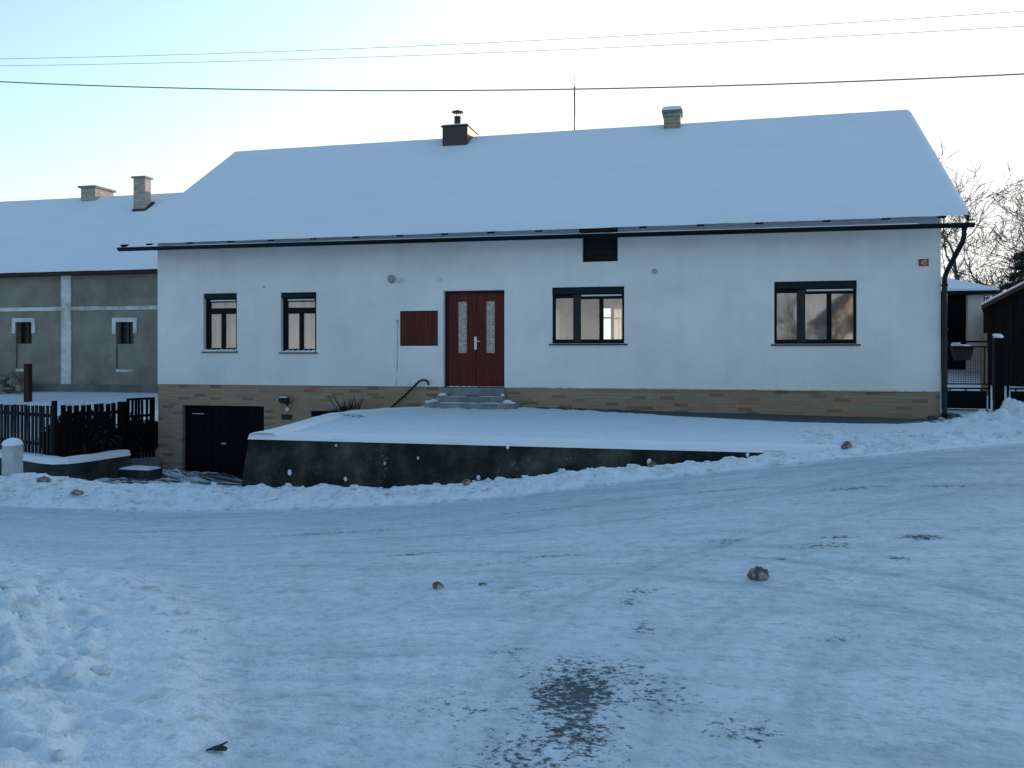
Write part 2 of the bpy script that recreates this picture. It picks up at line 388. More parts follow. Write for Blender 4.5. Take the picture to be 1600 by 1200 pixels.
def ground_height(x, y):
    yf = yfoot(x); p = pfoot(x)
    q = .018*(np.clip(x, -60, 60)-4.8)-.004*np.clip(-17-y, 0, 60)
    w = sst(0, 8.5, yf-y)
    street = p*(1-w)+q*w
    reg = np.zeros(x.shape, int)                 # 0 road
    # gentle ruts and packed unevenness
    road_n = .012*fbm(x*.5, y*1.6, 1.1, 5)+.010*fbm(x, y, 5, 4)+.012*fbm(x*.22+y*.1, y*2.2, 1.0, 4)
    z = street+road_n
    # foreground heap, left
    hx = np.interp(y, [-16, -14.2, -13.3, -12.1, -10.85, -10.35], [3.6, 3.1, 2.6, 1.7, .4, -1.5])
    d = seg_dist(x, y, HEAP)
    inside = np.where(y < -10.35, x < hx, y < np.interp(x, [-9, -4, -1.5], [-9.6, -9.7, -10.35]))
    inside = inside & ((x < hx) | (y > -10.35)) & (y < -9.5)
    sd = np.where(inside, d, -d)+.16*fbm(x, y, 1.3, 4)
    hh = sst(-.05, 1.3, sd)
    wx_ = x+.35*fbm(x, y, 1.5, 3); wy_ = y+.35*fbm(x+40, y, 1.5, 3)
    chunk = billow(wx_, wy_, 2.0, 4)
    clump = np.clip(fbm(wx_, wy_, 3.4, 5)-.02, 0, 1)
    heap = hh*(.15+.15*fbm(x, y, .55, 3)+.42*(chunk-.16)+.34*clump+.10*fbm(x, y, 7.5, 5))
    rim = np.exp(-((sd-.22)/.22)**2)*(.03+.085*np.clip(fbm(x, y, 2.4, 5)+.15, 0, 1))
    z = z+np.where(y < -8.6, heap+rim, 0)
    reg = np.where((sd > .05) & (y < -9.2) & (y > -40), 2, reg)
    # ------- behind the foot line
    back = y > yf
    bl = .10*fbm(x, y, .75, 3)+.055*fbm(x, y, 1.9, 4)+.17*(billow(x+.2*fbm(x, y, 2, 2), y, 1.9, 5)-.17)+.07*fbm(x, y, 6.5, 4)
    # stretch in front of the retaining wall
    bw = wallz(x); t = np.clip((y-yf)/np.maximum(-6.0-yf, .25), 0, 1)
    zb = p*(1-sst(0, .75, t))+bw*sst(0, .75, t)+.10*np.sin(np.pi*np.clip(t*1.05, 0, 1))*np.interp(x, [5, 8], [1, .5])+bl*sst(0, .25, t)*np.interp(t, [.6, .95], [1, .12])
    zt = terr(x, y)+.09*(billow(x, y, 2.6, 4)-.12)*sst(-1.7, -.5, y)*sst(-1.4, -.6, x)*(1-sst(2.2, 4.5, x))+.022*fbm(x, y, .8, 4)+.006*fbm(x, y, 5, 3)
    onter = (y > -5.97) & (x > xleft(y)+.05)
    ter_blend = sst(-5.97, -4.2, y)
    rough_r = sst(5.3, 7.0, x)*(1-sst(-3.6, -1.6, y))
    zt2 = zt+rough_r*(bl*.8-.02)
    # right of the wall end the bank runs smoothly up onto the terrace
    wr = sst(5.6, 6.6, x)
    zright = p*(1-sst(0, 1.5, y-yf))+zt2*sst(0, 1.5, y-yf)+.07*np.exp(-((y-yf-.6)/.5)**2)+bl*sst(0, .4, y-yf)*(1-sst(1.0, 2.6, y-yf))
    zfront = np.where(y > -5.97, zt2, zb)
    zR = zfront*(1-wr)+zright*wr
    # snow shovelled in front of the gate
    pile = 0
    for cx, cy, sx, sy, am in ((9.75, -.65, .6, .5, .17), (10.75, -.5, .75, .6, .42), (12.2, -.6, 1.1, .8, .52), (9.3, -1.6, .9, .6, .10), (10.6, -1.9, 1.6, .9, .14), (7.6, -4.6, .8, .5, .05)):
        pile = pile+am*np.exp(-((x-cx)/sx)**2-((y-cy)/sy)**2)
    zR = zR+pile*(1+3.4*(billow(x, y, 2.6, 4)-.17)+.9*fbm(x, y, 5, 4))+np.where(pile > .01, 1, 0)*0
    yard_r = .55+np.clip(y-.4, 0, 9)*.08
    zR = np.where(y > 0.0, np.where(x > 8.6, np.maximum(zR, yard_r+.02*fbm(x, y, .9, 3)), zR), zR)
    # left: driveway and bank
    crest = -.24+.07*np.exp(-((x+5.2)/.6)**2)-.03*np.exp(-((x+3.9)/.4)**2)+.04*np.exp(-((x+2.4)/.5)**2)
    tl = np.clip((y-yf)/(-6.15-yf), 0, 1)
    up = p*(1-sst(0, .9, tl))+crest*sst(0, .9, tl)+bl*sst(0, .3, tl)*1.0+.06*np.exp(-((tl-.45)/.25)**2)
    wdrive = sst(-6.1, -5.0, x)
    down_l = np.interp(y, [-6.15, -4.5, -2.7, -1, 20], [-.24, -.56, -.90, -1.02, -1.02])
    floor = np.interp(y, [-6.15, -5.5, -4.9, 0, 20], [-.24, -.45, -.66, -1.19, -1.22])
    down = down_l*(1-wdrive)+floor*wdrive+bl*(1-sst(-6.0, -4.8, y)*wdrive)*.9+(crest+.24)*np.exp(-np.clip(y+6.15, 0, 9)/.5)
    zL = np.where(y < -6.15, up, down)
    zL = zL+.16*np.exp(-((x+7.3)/.35)**2-((y+.75)/.45)**2)+.10*np.exp(-((x+6.85)/.14)**2-((y+.28)/.2)**2)
    # yard behind the low wall
    yw = np.interp(x, [-40, -13, -10, -9.08, -8.0, -7.6], [4, -.85, -1.75, -2.05, -2.5, -2.2])
    xr = np.interp(y, [-2.4, -1.2, -.8, 0], [-7.8, -7.75, -8.0, -8.0])
    zyard = np.interp(y, [-3, -1, 7.5, 12, 40], [-.58, -.50, .33, .45, .6])+.03*fbm(x, y, .7, 4)
    isy = (x < xr) & (y > yw+.12)
    zL = np.where(isy, zyard, zL)
    z = np.where(back, np.where((x > xleft(y)+.05) | ((y < -5.97) & (x > -1.75)), zR, zL), z)
    reg = np.where(back, np.where(isy, 4, np.where((x > -1.75) & (y > -6.0), np.where((x > xleft(y)+.05), 3, 5), 1)), reg)
    reg = np.where(back & (~isy) & (x < xleft(y)+.05) & (x > -7.4) & (y > -5.2) & (y < 1), 5, reg)
    reg = np.where(back & (x > 5.9) & (y < -6.0+np.interp(x, [5.9, 7, 12], [0, 1.3, 3.2])), 1, reg)
    reg = np.where(back & (x > 8.9) & (y > -1.5) & (y < .35) & (x < 14), 1, reg)
    reg = np.where((y > .35) & (x > 8.5), 4, reg)
    reg = np.where((y > 8.2) | (x < -20) | (x > 30) | (y < -40), 4, reg)
    inh = (x > -7.45) & (x < 8.75) & (y > .15) & (y < 7.7)
    z = np.where(inh, -1.4, z)
    z = np.where((y > 12), z*np.exp(-np.clip(y-12, 0, 500)/60)+.0, z)
    return z, reg, sd, (y-yf), pile

def axis(parts):
    out = []
    for a, b, st in parts: out += list(np.arange(a, b-1e-6, st))
    return np.array(out+[parts[-1][1]])
gx = axis([(-400, -100, 60), (-100, -40, 12), (-40, -16, 2), (-16, -9, .16), (-9, -1, .045), (-1, 7.6, .026), (7.6, 13, .05), (13, 18, .25), (18, 40, 3), (40, 100, 15), (100, 400, 60)])
gy = axis([(-400, -100, 60), (-100, -40, 12), (-40, -18, 2), (-18, -14.2, .12), (-14.2, -9.2, .026), (-9.2, -5, .034), (-5, 1, .06), (1, 9, .2), (9, 20, 1), (20, 60, 8), (60, 120, 20), (120, 600, 80)])
X, Y = np.meshgrid(gx, gy)
Z, REG, SD, DF, PILE = ground_height(X, Y)
on_road = (DF < .05)
ice = np.where(on_road, 1-sst(-.25, .35, SD)*np.where(Y < -8.6, 1, 0), 0.)
ice = np.where(DF > -.35, ice*(1-sst(-.15, .15, DF)), ice)
ice = ice*np.clip(.45+.55*sst(1., 6.5, 11+Y*1.0)+.35*fbm(X, Y, .5, 3), .25, 1)
bare = np.zeros_like(X)
for bx, by, rx, ry, am in ((4.14, -12.90, .30, .42, 1.0), (4.16, -12.62, .45, .30, .72), (4.20, -13.25, .26, .5, .84), (4.50, -12.84, .34, .36, .62), (4.10, -13.55, .5, .5, .66), (3.95, -13.1, .2, .3, .6), (4.33, -11.33, .14, .09, .78), (4.28, -11.55, .12, .12, .7), (4.4, -11.98, .1, .2, .7),
                           (6.29, -10.05, .20, .10, .98), (6.03, -10.57, .14, .08, .8), (5.23, -10.6, .12, .06, .74), (5.71, -10.05, .2, .1, .74), (4.86, -10.1, .25, .1, .72), (3.56, -10.41, .4, .08, .72), (2.28, -10.1, .5, .08, .74), (3.19, -10.56, .3, .08, .7),
                           (3.65, -13.1, .5, .35, .5), (4.91, -13.16, .25, .2, .64), (6.06, -8.33, .5, .10, .78), (4.88, -8.13, .6, .08, .74), (3.73, -12.41, .2, .25, .55), (5.59, -10.27, .4, .12, .7), (6.91, -8.27, .5, .1, .75), (5.44, -12.05, .3, .1, .55), (1.0, -8.9, 1.2, .08, .70), (-1.2, -8.6, 1.3, .06, .7), (3.2, -8.4, 1.0, .06, .72)):
    ang = .12; dx = (X-bx)*math.cos(ang)+(Y-by)*math.sin(ang); dy = -(X-bx)*math.sin(ang)+(Y-by)*math.cos(ang)
    bare = np.maximum(bare, am*1.13*np.exp(-(dx/rx)**2-(dy/ry)**2))
TRACKS = [
     [(1.22, -9.86), (2.22, -9.94), (3.21, -10.22), (4.24, -10.35), (5.17, -10.58), (6.09, -10.98), (6.53, -11.43)] ,
     [(1.19, -10.38), (2.35, -10.55), (3.35, -10.84), (4.29, -10.96), (5.13, -11.2), (5.94, -11.62), (6.33, -12.07)] ,
     [(8.3, -5.94), (6.64, -7.36), (5.29, -8.51), (4.15, -9.21), (3.02, -9.43), (1.72, -9.27), (-0.2, -9.51)] ,
     [(8.7, -4.68), (6.88, -6.15), (5.36, -7.36), (4.06, -8.19), (2.84, -8.69), (1.55, -8.86), (-0.38, -9.25)] ,
     [(7.6, -8.11), (6.63, -8.75), (5.47, -9.63), (4.49, -10.57), (3.86, -11.58), (3.73, -12.41), (3.91, -13.6)] ,
     [(7.17, -9.44), (6.5, -9.9), (5.57, -10.81), (4.84, -11.83), (4.56, -12.66), (4.51, -13.46)] ,
     [(1.25, -11.25), (2.13, -12.48), (2.66, -13.27), (3.01, -13.81)] ,
     [(1.81, -11.12), (2.69, -12.35), (3.16, -13.15), (3.46, -13.71)] ,
     [(6.85, -10.42), (6.11, -11.04), (5.55, -11.77), (5.23, -12.5), (5.08, -13.32)] ,
]
track = np.zeros_like(X)
sub = (slice(np.searchsorted(gy, -15.), np.searchsorted(gy, -3.5)), slice(np.searchsorted(gx, -9.), np.searchsorted(gx, 14.)))
xs_, ys_ = X[sub], Y[sub]; wx = .05*fbm(xs_, ys_, .8, 3)
for k_, tp in enumerate(TRACKS):
    d_ = seg_dist(xs_+wx, ys_+wx, tp); wv = np.clip(.62+.9*fbm(xs_+9*k_, ys_, .45, 3), .1, 1)
    track[sub] = np.maximum(track[sub], (1.15, 1., 1.15, 1., 1., .9, .35, .4, .7)[k_]*wv*(np.exp(-(d_/.06)**2)+.45*np.exp(-((d_-.14)/.03)**2))*.7)
track = track*np.where(on_road, 1, 0)
Z = Z-.010*track
bare = np.clip(bare, 0, 1.1)*np.where(on_road, 1, 0)
dirt = np.where((DF > 0) & (DF < 1.8) & (Y < -3.2), .62*sst(0, .4, DF)*(1-sst(.9, 1.7, DF)), 0)
dirt = np.maximum(dirt, np.where((Y < -9) & (Y > -20), .75*np.exp(-((SD-.15)/.28)**2), 0))
dirt = np.maximum(dirt, np.where((Y < -9) & (SD > 0), np.clip(.42+1.3*fbm(X, Y, 1.4, 4), .05, .9), 0))
for bx, by, r in ((3.2, -11.05, .16), (3.5, -11.35, .3), (5.44, -12.05, .18), (1.6, -11.2, .2)):
    dirt = np.maximum(dirt, .95*np.exp(-((X-bx)/r)**2-((Y-by)/(r*.7))**2))
dirt = np.maximum(dirt, np.where(on_road, .18, 0))
pave = np.where((Y > -3.) & (Y < .4) & (X > -.2) & (X < 9.6), sst(0., .16, Y+.05+.34*np.clip(X-.8, .25, 5.5)), 0.)
pave = np.where(X > 8.9, pave*(1-sst(8.95, 9.5, X)), pave)
pave = np.maximum(pave, np.where((REG == 5) & (X > -7.35), .62*sst(-5.2, -4.2, Y), 0))
pave = pave*(1-np.clip(PILE*5, 0, 1))*np.clip(.78+.9*fbm(X*.35, Y*2.2, 1.3, 4), .45, 1)

def sheet(name, rid, label, cat, kind):
    q = (REG[:-1, :-1] == rid); ny, nx = REG.shape
    jj, ii = np.nonzero(q); a = jj*nx+ii
    quads = np.stack([a, a+1, a+1+nx, a+nx], 1)
    used, inv = np.unique(quads, return_inverse=True); quads = inv.reshape(-1, 4)
    me = bpy.data.meshes.new(name)
    co = np.stack([X.ravel()[used], Y.ravel()[used], Z.ravel()[used]], 1).astype(np.float32)
    me.vertices.add(len(used)); me.vertices.foreach_set('co', co.ravel())
    n = len(quads); me.loops.add(n*4); me.loops.foreach_set('vertex_index', quads.ravel().astype(np.int32))
    me.polygons.add(n); me.polygons.foreach_set('loop_start', np.arange(0, n*4, 4, dtype=np.int32)); me.polygons.foreach_set('loop_total', np.full(n, 4, np.int32))
    me.polygons.foreach_set('use_smooth', np.ones(n, bool)); me.update(); me.validate()
    for an, arr in (('ice', ice), ('bare', bare), ('dirt', dirt), ('pave', pave), ('track', track)):
        at = me.attributes.new(an, 'FLOAT', 'POINT'); at.data.foreach_set('value', arr.ravel()[used].astype(np.float32))
    me.materials.append(M['ground'])
    o = bpy.data.objects.new(name, me); COL.objects.link(o)
    return tag(o, label, cat, None, kind)
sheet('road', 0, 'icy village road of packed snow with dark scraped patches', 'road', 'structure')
sheet('snow_bank', 1, 'ploughed snow bank piled along the road edge', 'snow bank', 'stuff')
sheet('trampled_snow', 2, 'rough trampled snow heap in the left foreground', 'snow heap', 'stuff')
sheet('terrace', 3, 'flat snow covered terrace in front of the white house', 'terrace', 'structure')
sheet('ground', 4, 'snow covered yard and ground around the houses', 'ground', 'structure')
sheet('driveway', 5, 'sunken dark driveway leading down to the garage', 'driveway', 'structure')

def gz(x, y): return float(ground_height(np.array([[float(x)]]), np.array([[float(y)]]))[0][0, 0])

# ------------------------------------------------------------------ white house
HX0, HX1, HD = -7.57, 8.84, 7.8
house = thing('white_house', 'long white plastered house with brick base and snow covered roof', 'house', (0, 0, 0))

def wall_holes(mb, x0, x1, z0, z1, y, holes, depth):
    xs = sorted({x0, x1, *[h[0] for h in holes], *[h[1] for h in holes]}); zs = sorted({z0, z1, *[h[2] for h in holes], *[h[3] for h in holes]})
    xs = [v for v in xs if x0 <= v <= x1]; zs = [v for v in zs if z0 <= v <= z1]
    for a, b in zip(xs, xs[1:]):
        for c, d in zip(zs, zs[1:]):
            mx, mz = (a+b)/2, (c+d)/2
            if any(h[0] < mx < h[1] and h[2] < mz < h[3] for h in holes): continue
            mb.add([(a, y, c), (b, y, c), (b, y, d), (a, y, d)], [(0, 1, 2, 3)])
    for h in holes:
        a, b, c, d = h[:4]; d = min(d, z1); c = max(c, z0); e = y+(h[4] if len(h) > 4 else depth)
        mb.add([(a, y, c), (a, e, c), (a, e, d), (a, y, d)], [(3, 2, 1, 0)]); mb.add([(b, y, c), (b, e, c), (b, e, d), (b, y, d)], [(0, 1, 2, 3)])
        mb.add([(a, y, d), (b, y, d), (b, e, d), (a, e, d)], [(3, 2, 1, 0)]); mb.add([(a, y, c), (b, y, c), (b, e, c), (a, e, c)], [(0, 1, 2, 3)])

W1 = (-6.39, -5.55, 1.71, 3.01); W2 = (-4.47, -3.62, 1.69, 3.0); W3 = (1.60, 3.06, 1.86, 3.0); W4 = (5.92, 7.40, 1.84, 3.03)
DOOR = (-.72, .60, .95, 2.97, .2); HATCH = (2.22, 2.93, 3.5, 4.2, .3); CAB = (-1.68, -.84, 1.82, 2.56, .04)
PB = .96
w = MB(); wall_holes(w, HX0, HX1, PB, 4.48, 0, [W1, W2, W3, W4, DOOR, HATCH, CAB], .2)
w.add([(HX0, 0, PB), (HX1, 0, PB), (HX1, .03, PB), (HX0, .03, PB)], [(0, 1, 2, 3)])
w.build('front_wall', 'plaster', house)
zr = lambda y: 4.095+(min(y, 7.8-y)+.6)*.667          # underside of the roof deck
for nm, x, flip in (('gable_wall', HX0, 0), ('gable_wall', HX1, 1)):
    g = MB(); vs = [(x, 0, PB), (x, HD, PB), (x, HD, zr(HD)), (x, 3.9, zr(3.9)), (x, 0, zr(0))]
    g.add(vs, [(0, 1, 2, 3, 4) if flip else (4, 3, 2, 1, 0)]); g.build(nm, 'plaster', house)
RW = [(-.45, .45, 1.95, 2.93), (1.5, 2.40, 1.9, 2.98)]
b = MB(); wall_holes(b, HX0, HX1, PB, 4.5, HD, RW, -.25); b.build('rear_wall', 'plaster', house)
pl = MB(); wall_holes(pl, HX0, HX1, -1.5, PB, .018, [(-6.94, -4.89, -1.4, .49), (-3.76, -2.2, -.5, .41), (-.72, .60, .7, .96)], .14)
pl.add([(HX0, .018, -1.5), (HX0, HD, -1.5), (HX0, HD, PB), (HX0, .018, PB)], [(0, 3, 2, 1)]); pl.add([(HX1, .018, -1.5), (HX1, HD, -1.5), (HX1, HD, PB), (HX1, .018, PB)], [(0, 1, 2, 3)])
pl.add([(HX0, HD, -1.5), (HX1, HD, -1.5), (HX1, HD, PB), (HX0, HD, PB)], [(3, 2, 1, 0)]); pl.add([(HX0, .3, PB-.02), (HX1, .3, PB-.02), (HX1, HD, PB-.02), (HX0, HD, PB-.02)], [(0, 1, 2, 3)])
pl.build('brick_base', 'brick', house)
# drip strip between plaster and brick
box(.62, HX1+.01, -.022, .012, PB-.012, PB+.012).build('drip_strip', 'conduit', house)

# roof: deck, snow, rafters
EX0, EX1, EY, EZ = -8.05, 9.15, -.6, 4.125
roofpt = lambda x, y, up=0: (x, y, EZ+(y-EY if y <= 3.9 else 8.4-y)*.667+up)
rf = MB()
for (ya, yb) in ((EY, 3.9), (3.9, 8.4)):
    A, B = roofpt(EX0, ya), roofpt(EX0, yb); C, D = roofpt(EX1, ya), roofpt(EX1, yb)
    low = [(p[0], p[1], p[2]-.03) for p in (A, C, D, B)]
    rf.hexa(low, [A, C, D, B])
roof = rf.build('roof', 'darkwood', house)
def snow_slope(x0, x1, ya, yb, fn, th, name, parent, nx=160, ny=46, seed=0., edge=.12, amp=.012, mat='snow', both=False):
    xs = np.linspace(x0-.02, x1+.02, nx); ys = np.linspace(ya-.03, yb, ny)
    XX, YY = np.meshgrid(xs, ys)
    e = np.minimum.reduce([XX-(x0-.02), (x1+.02)-XX, YY-(ya-.03)]+([yb-YY] if both else []))
    prof = np.sqrt(np.clip(1-(1-np.clip(e/edge, 0, 1))**2, 0, 1))
    H = th*prof*(1+.0*e)+amp*fbm(XX+seed, YY, .7, 4)*prof+amp*.5*fbm(XX+seed, YY, 3.0, 3)*prof
    lip = fbm(xs+seed, xs*0+5.5, 1.7, 4)
    vs = []
    for j in range(ny):
        for i in range(nx):
            yy = ys[j]-((.016+.03*float(lip[i])) if j == 0 else 0); p = fn(xs[i], yy); vs.append((xs[i], yy, p[2]+H[j, i]+.004))
    m = MB(); fs = [(j*nx+i, j*nx+i+1, (j+1)*nx+i+1, (j+1)*nx+i) for j in range(ny-1) for i in range(nx-1)]
    m.add(vs, fs, True)
    # skirt
    per = [i for i in range(nx)]+[j*nx+nx-1 for j in range(1, ny)]+[(ny-1)*nx+i for i in range(nx-2, -1, -1)]+[j*nx for j in range(ny-2, 0, -1)]
    sk = [vs[k] for k in per]; low = []
    for k in per:
        q = fn(vs[k][0], vs[k][1]); low.append((vs[k][0], vs[k][1], q[2]-.012))
    n = len(per); m.add(sk+low, [(i, n+i, n+(i+1) % n, (i+1) % n) for i in range(n)], True)
    return m.build(name, mat, parent)
snow_slope(EX0, EX1, EY, 3.9, roofpt, .085, 'snow_cover', roof, 220, 60)
snow_slope(EX0, EX1, -8.37, -3.9, lambda x, y: roofpt(x, -y) if False else (x, y, EZ+(y+8.4)*.667), .085, 'rear_snow_tmp', roof, 40, 16)
tmp = roof.children[-1] if roof.children else None
for ch in list(roof.children):
    if ch.name.startswith('rear_snow_tmp'):
        for v in ch.data.vertices: v.co.y = -v.co.y
        ch.data.flip_normals(); ch.name = 'snow_cover'
rx = [-7.42, -6.4, -5.4, -4.43, -3.45, -2.48, -1.5, -.53, .44, 1.42, 3.47, 4.55, 5.62, 6.8, 7.82, 8.74]
r0 = MB().beam((0, -.52, EZ-.03+(.08)*.667-.045), (0, .3, EZ-.03+.9*.667-.045), .14, .085).build('rafter', 'darkwood', roof); r0.location = (rx[0], 0, 0)
for x in rx[1:]: inst(r0, 'rafter', (x, 0, 0), roof)
# barge boards on the gable verges
for x in (EX0-.01, EX1-.02):
    m = MB(); m.beam((x+.015, EY, EZ-.08), (x+.015, 3.9, EZ-.08+4.5*.667), .03, .14); m.build('barge_board', 'darkwood', roof)
# ridge of settled snow
m = MB()
for a, bb in zip([HX0+.02]+[x+.08 for x in rx], [x-.08 for x in rx]+[HX1-.02]):
    if bb-a > .05: m.hexa([(a, -.50, EZ-.035+.1*.667-.012), (bb, -.50, EZ-.035+.1*.667-.012), (bb, -.005, EZ-.035+.595*.667-.012), (a, -.005, EZ-.035+.595*.667-.012)], [(a, -.50, EZ-.035+.1*.667), (bb, -.50, EZ-.035+.1*.667), (bb, -.005, EZ-.035+.595*.667), (a, -.005, EZ-.035+.595*.667)])
m.build('soffit_boards', 'palewood', house)

# gutter
GX0, GX1 = -8.05, 9.21
gzf = lambda x: 4.005-.070*(x-GX0)/(GX1-GX0)
m = MB(); n = 9; prof = [(math.cos(a), math.sin(a)) for a in np.linspace(math.pi, 2*math.pi, n)]
vs = []
for x in (GX0, GX1):
    for rr in (.075, .066):
        for c, s_ in prof: vs.append((x, -.68+c*rr, gzf(x)+s_*rr*1.05))
fs = []
for k in range(n-1):
    fs += [(k, 2*n+k, 2*n+k+1, k+1), (n+k, n+k+1, 3*n+k+1, 3*n+k), (k, k+1, n+k+1, n+k), (2*n+k, 3*n+k, 3*n+k+1, 2*n+k+1)]
fs += [(0, n, 3*n, 2*n), (n-1, 3*n-1, 4*n-1, 2*n-1)]
m.add(vs, fs, True)
for x in (GX0, GX1):
    m.add([(x, -.68+c*.075, gzf(x)+s_*.078) for c, s_ in prof], [tuple(range(n))])
gut = m.build('gutter', 'gutter', house)
xs = np.linspace(-7.9, 8.3, 220); hts = np.clip(.014+.02*fbm(xs, xs*0+3.3, .5, 4)+.008*fbm(xs, xs*0+1, 3, 3), .0, .05)
m = MB(); vs = []
for x, h in zip(xs, hts):
    zt = gzf(x)
    vs += [(x, -.745, zt-.006), (x, -.735, zt+h*.8), (x, -.69, zt+h+.006), (x, -.62, zt+h*.8), (x, -.612, zt-.006)]
m.add(vs, [(i*5+k, (i+1)*5+k, (i+1)*5+k+1, i*5+k+1) for i in range(len(xs)-1) for k in range(4)], True); m.build('snow_strip', 'snow', gut)
# downpipe with swan neck
pp = [(9.06, -.66, 3.93), (9.06, -.66, 3.74), (9.05, -.62, 3.64), (8.98, -.40, 3.40), (8.91, -.16, 3.16), (8.885, -.09, 3.04), (8.885, -.08, 2.8), (8.885, -.08, 1.8), (8.885, -.08, .62), (8.885, -.13, .5)]
dp = MB().tube(pp, .045, 12).build('downpipe', 'pipe', house)
for z in (1.0, 2.1, 2.9): MB().lathe((8.885, -.08, z-.02), [(.05, 0), (.062, .003), (.062, .037), (.05, .04)], 12).build('pipe_bracket', 'black', dp)

# hatch under the eaves
m = MB(); m.box(2.22, 2.93, .12, .16, 3.5, 4.3)
hat = m.build('loft_hatch', 'carlouvre', house)
m = MB()
for k in range(5): m.box(2.24, 2.91, .10, .119, 3.52+k*.13, 3.52+k*.13+.115)
m.build('hatch_boards', 'carlouvre', hat)
# solid dark block painting the shaded hatch recess just above the gutter
box(2.24, 2.91, -.56, -.13, 4.03, 4.12).build('hatch_dark_block', 'darkwood', house)

# windows
def curtain(x0, x1, z0, z1, y, waves, amp, mat, parent, name='curtain'):
    n = int((x1-x0)*90); xs = np.linspace(x0, x1, n); m = MB(); vs = []
    for z in (z0, (z0+z1)/2, z1):
        for x in xs:
            t = (x-x0)/(x1-x0); vs.append((x, y+amp*math.sin(t*waves*6.283+.7*math.sin(t*9+z)), z))
    m.add(vs, [(r*n+i, r*n+i+1, (r+1)*n+i+1, (r+1)*n+i) for r in (0, 1) for i in range(n-1)], True)
    return m.build(name, mat, parent)

def small_window(r):
    x0, x1, z0, z1 = r
    t = thing
    fr = MB(); y0, y1 = .10, .16
    fr.box(x0, x0+.10, y0, y1, z0, z1-.12); fr.box(x1-.085, x1, y0, y1, z0, z1-.12)
    fr.box(x0+.10, x1-.085, y0+.002, y1, z0, z0+.075); fr.box(x0+.10, x1-.085, y0+.002, y1, z1-.20, z1-.12)
    fr.box(x0+.10, x1-.085, y0-.012, y1, z1-.46, z1-.33)
    cx = x0+.10+(x1-x0-.185)*.5
    fr.box(cx-.04, cx+.04, y0-.006, y1-.001, z0+.075, z1-.46)
    win = fr.build('window', 'winframe', house, .006)
    g = MB(); g.box(x0+.10, x1-.085, .136, .142, z0+.075, z1-.2); g.build('pane', 'glass', win)
    sb = MB(); sb.box(x0, x1, .03, .16, z1-.12, z1-.001); sb.build('shutter_box', 'shutter', win, .008)
    box(x0+.12, x1-.09, .092, .0995, z1-.175, z1-.145).build('trim_strip', 'white', win)
    sl = MB(); sl.hexa([(x0-.03, -.045, z0-.03), (x1+.03, -.045, z0-.03), (x1+.03, .1, z0-.012), (x0-.03, .1, z0-.012)], [(x0-.03, -.045, z0-.012), (x1+.03, -.045, z0-.012), (x1+.03, .1, z0+.006), (x0-.03, .1, z0+.006)])
    sill = sl.build('sill', 'winframe', win)
    sn = MB(); n = 24
    vs = []
    for i in range(n+1):
        x = x0+.02+(x1-x0-.04)*i/n; h = .035+.018*math.sin(i*1.7+x0)+random.uniform(-.006, .006)
        if i in (0, n): h = .008
        vs += [(x, -.03, z0-.005), (x, -.02, z0+h*.7), (x, .05, z0+h), (x, .098, z0+h*1.15), (x, .099, z0-.002)]
    sn.add(vs, [(i*5+k, (i+1)*5+k, (i+1)*5+k+1, i*5+k+1) for i in range(n) for k in range(4)], True); sn.build('snow_strip', 'snow_cap', win)
    curtain(x0+.03, cx, z0, z1-.1, .24, 5, .014, 'curtain', win); curtain(cx+.005, x1-.01, z0, z1-.1, .235, 4, .016, 'curtain', win)
    return win
small_window(W1); small_window(W2)

def wide_window(r, gl, ym, fr_y=.075):
    x0, x1, z0, z1 = r; y0, y1 = fr_y, fr_y+.07
    m1, m2 = x0+.42, x0+.57             # broad post between side light and casements
    c = m2+(x1-.05-m2)*.5
    fr = MB()
    fr.box(x0, x0+.055, y0, y1, z0, z1-.14); fr.box(x1-.05, x1, y0, y1, z0, z1-.14)
    fr.box(x0+.055, m1, y0+.003, y1, z0, z0+.085); fr.box(x0+.055, m1, y0+.003, y1, z1-.215, z1-.14)
    fr.box(m2, x1-.05, y0+.003, y1, z0, z0+.085); fr.box(m2, x1-.05, y0+.003, y1, z1-.24, z1-.14)
    fr.box(c-.042, c+.042, y0-.004, y1-.001, z0+.085, z1-.24)
    win = fr.build('window', 'winframe', house, .006)
    box(m1, m2, y0-.01, y1-.002, z0, z1-.14).build('mullion', 'mullion', win, .006)
    box(m2+.02, x1-.06, y0-.012, y0+.002, z1-.185, z1-.155).build('trim_strip', 'white', win)
    for a, bb, tp in ((x0+.055, m1, z1-.215), (m2, c-.042, z1-.24), (c+.042, x1-.05, z1-.24)):
        box(a, bb, y0+.03, y0+.036, z0+.085, tp).build('pane', gl, win)
    sb = MB(); sb.box(x0, x1, .012, y1, z1-.14, z1-.001); sb.build('shutter_box', 'shutter', win, .008)
    sl = MB(); sl.hexa([(x0-.06, -.05, z0-.032), (x1+.06, -.05, z0-.032), (x1+.06, .07, z0-.016), (x0-.06, .07, z0-.016)], [(x0-.06, -.05, z0-.014), (x1+.06, -.05, z0-.014), (x1+.06, .07, z0+.004), (x0-.06, .07, z0+.004)])
    sl.build('sill', 'winframe', win)
    return win, (x0, x1, z0, z1)
w3, _ = wide_window(W3, 'glass', 0)
w4, _ = wide_window(W4, 'glass_refl', 0)
x0, x1, z0, z1 = W4
curtain(x0+.02, x1-.02, z0, z1-.1, .26, 13, .016, 'curtain_grey', w4)
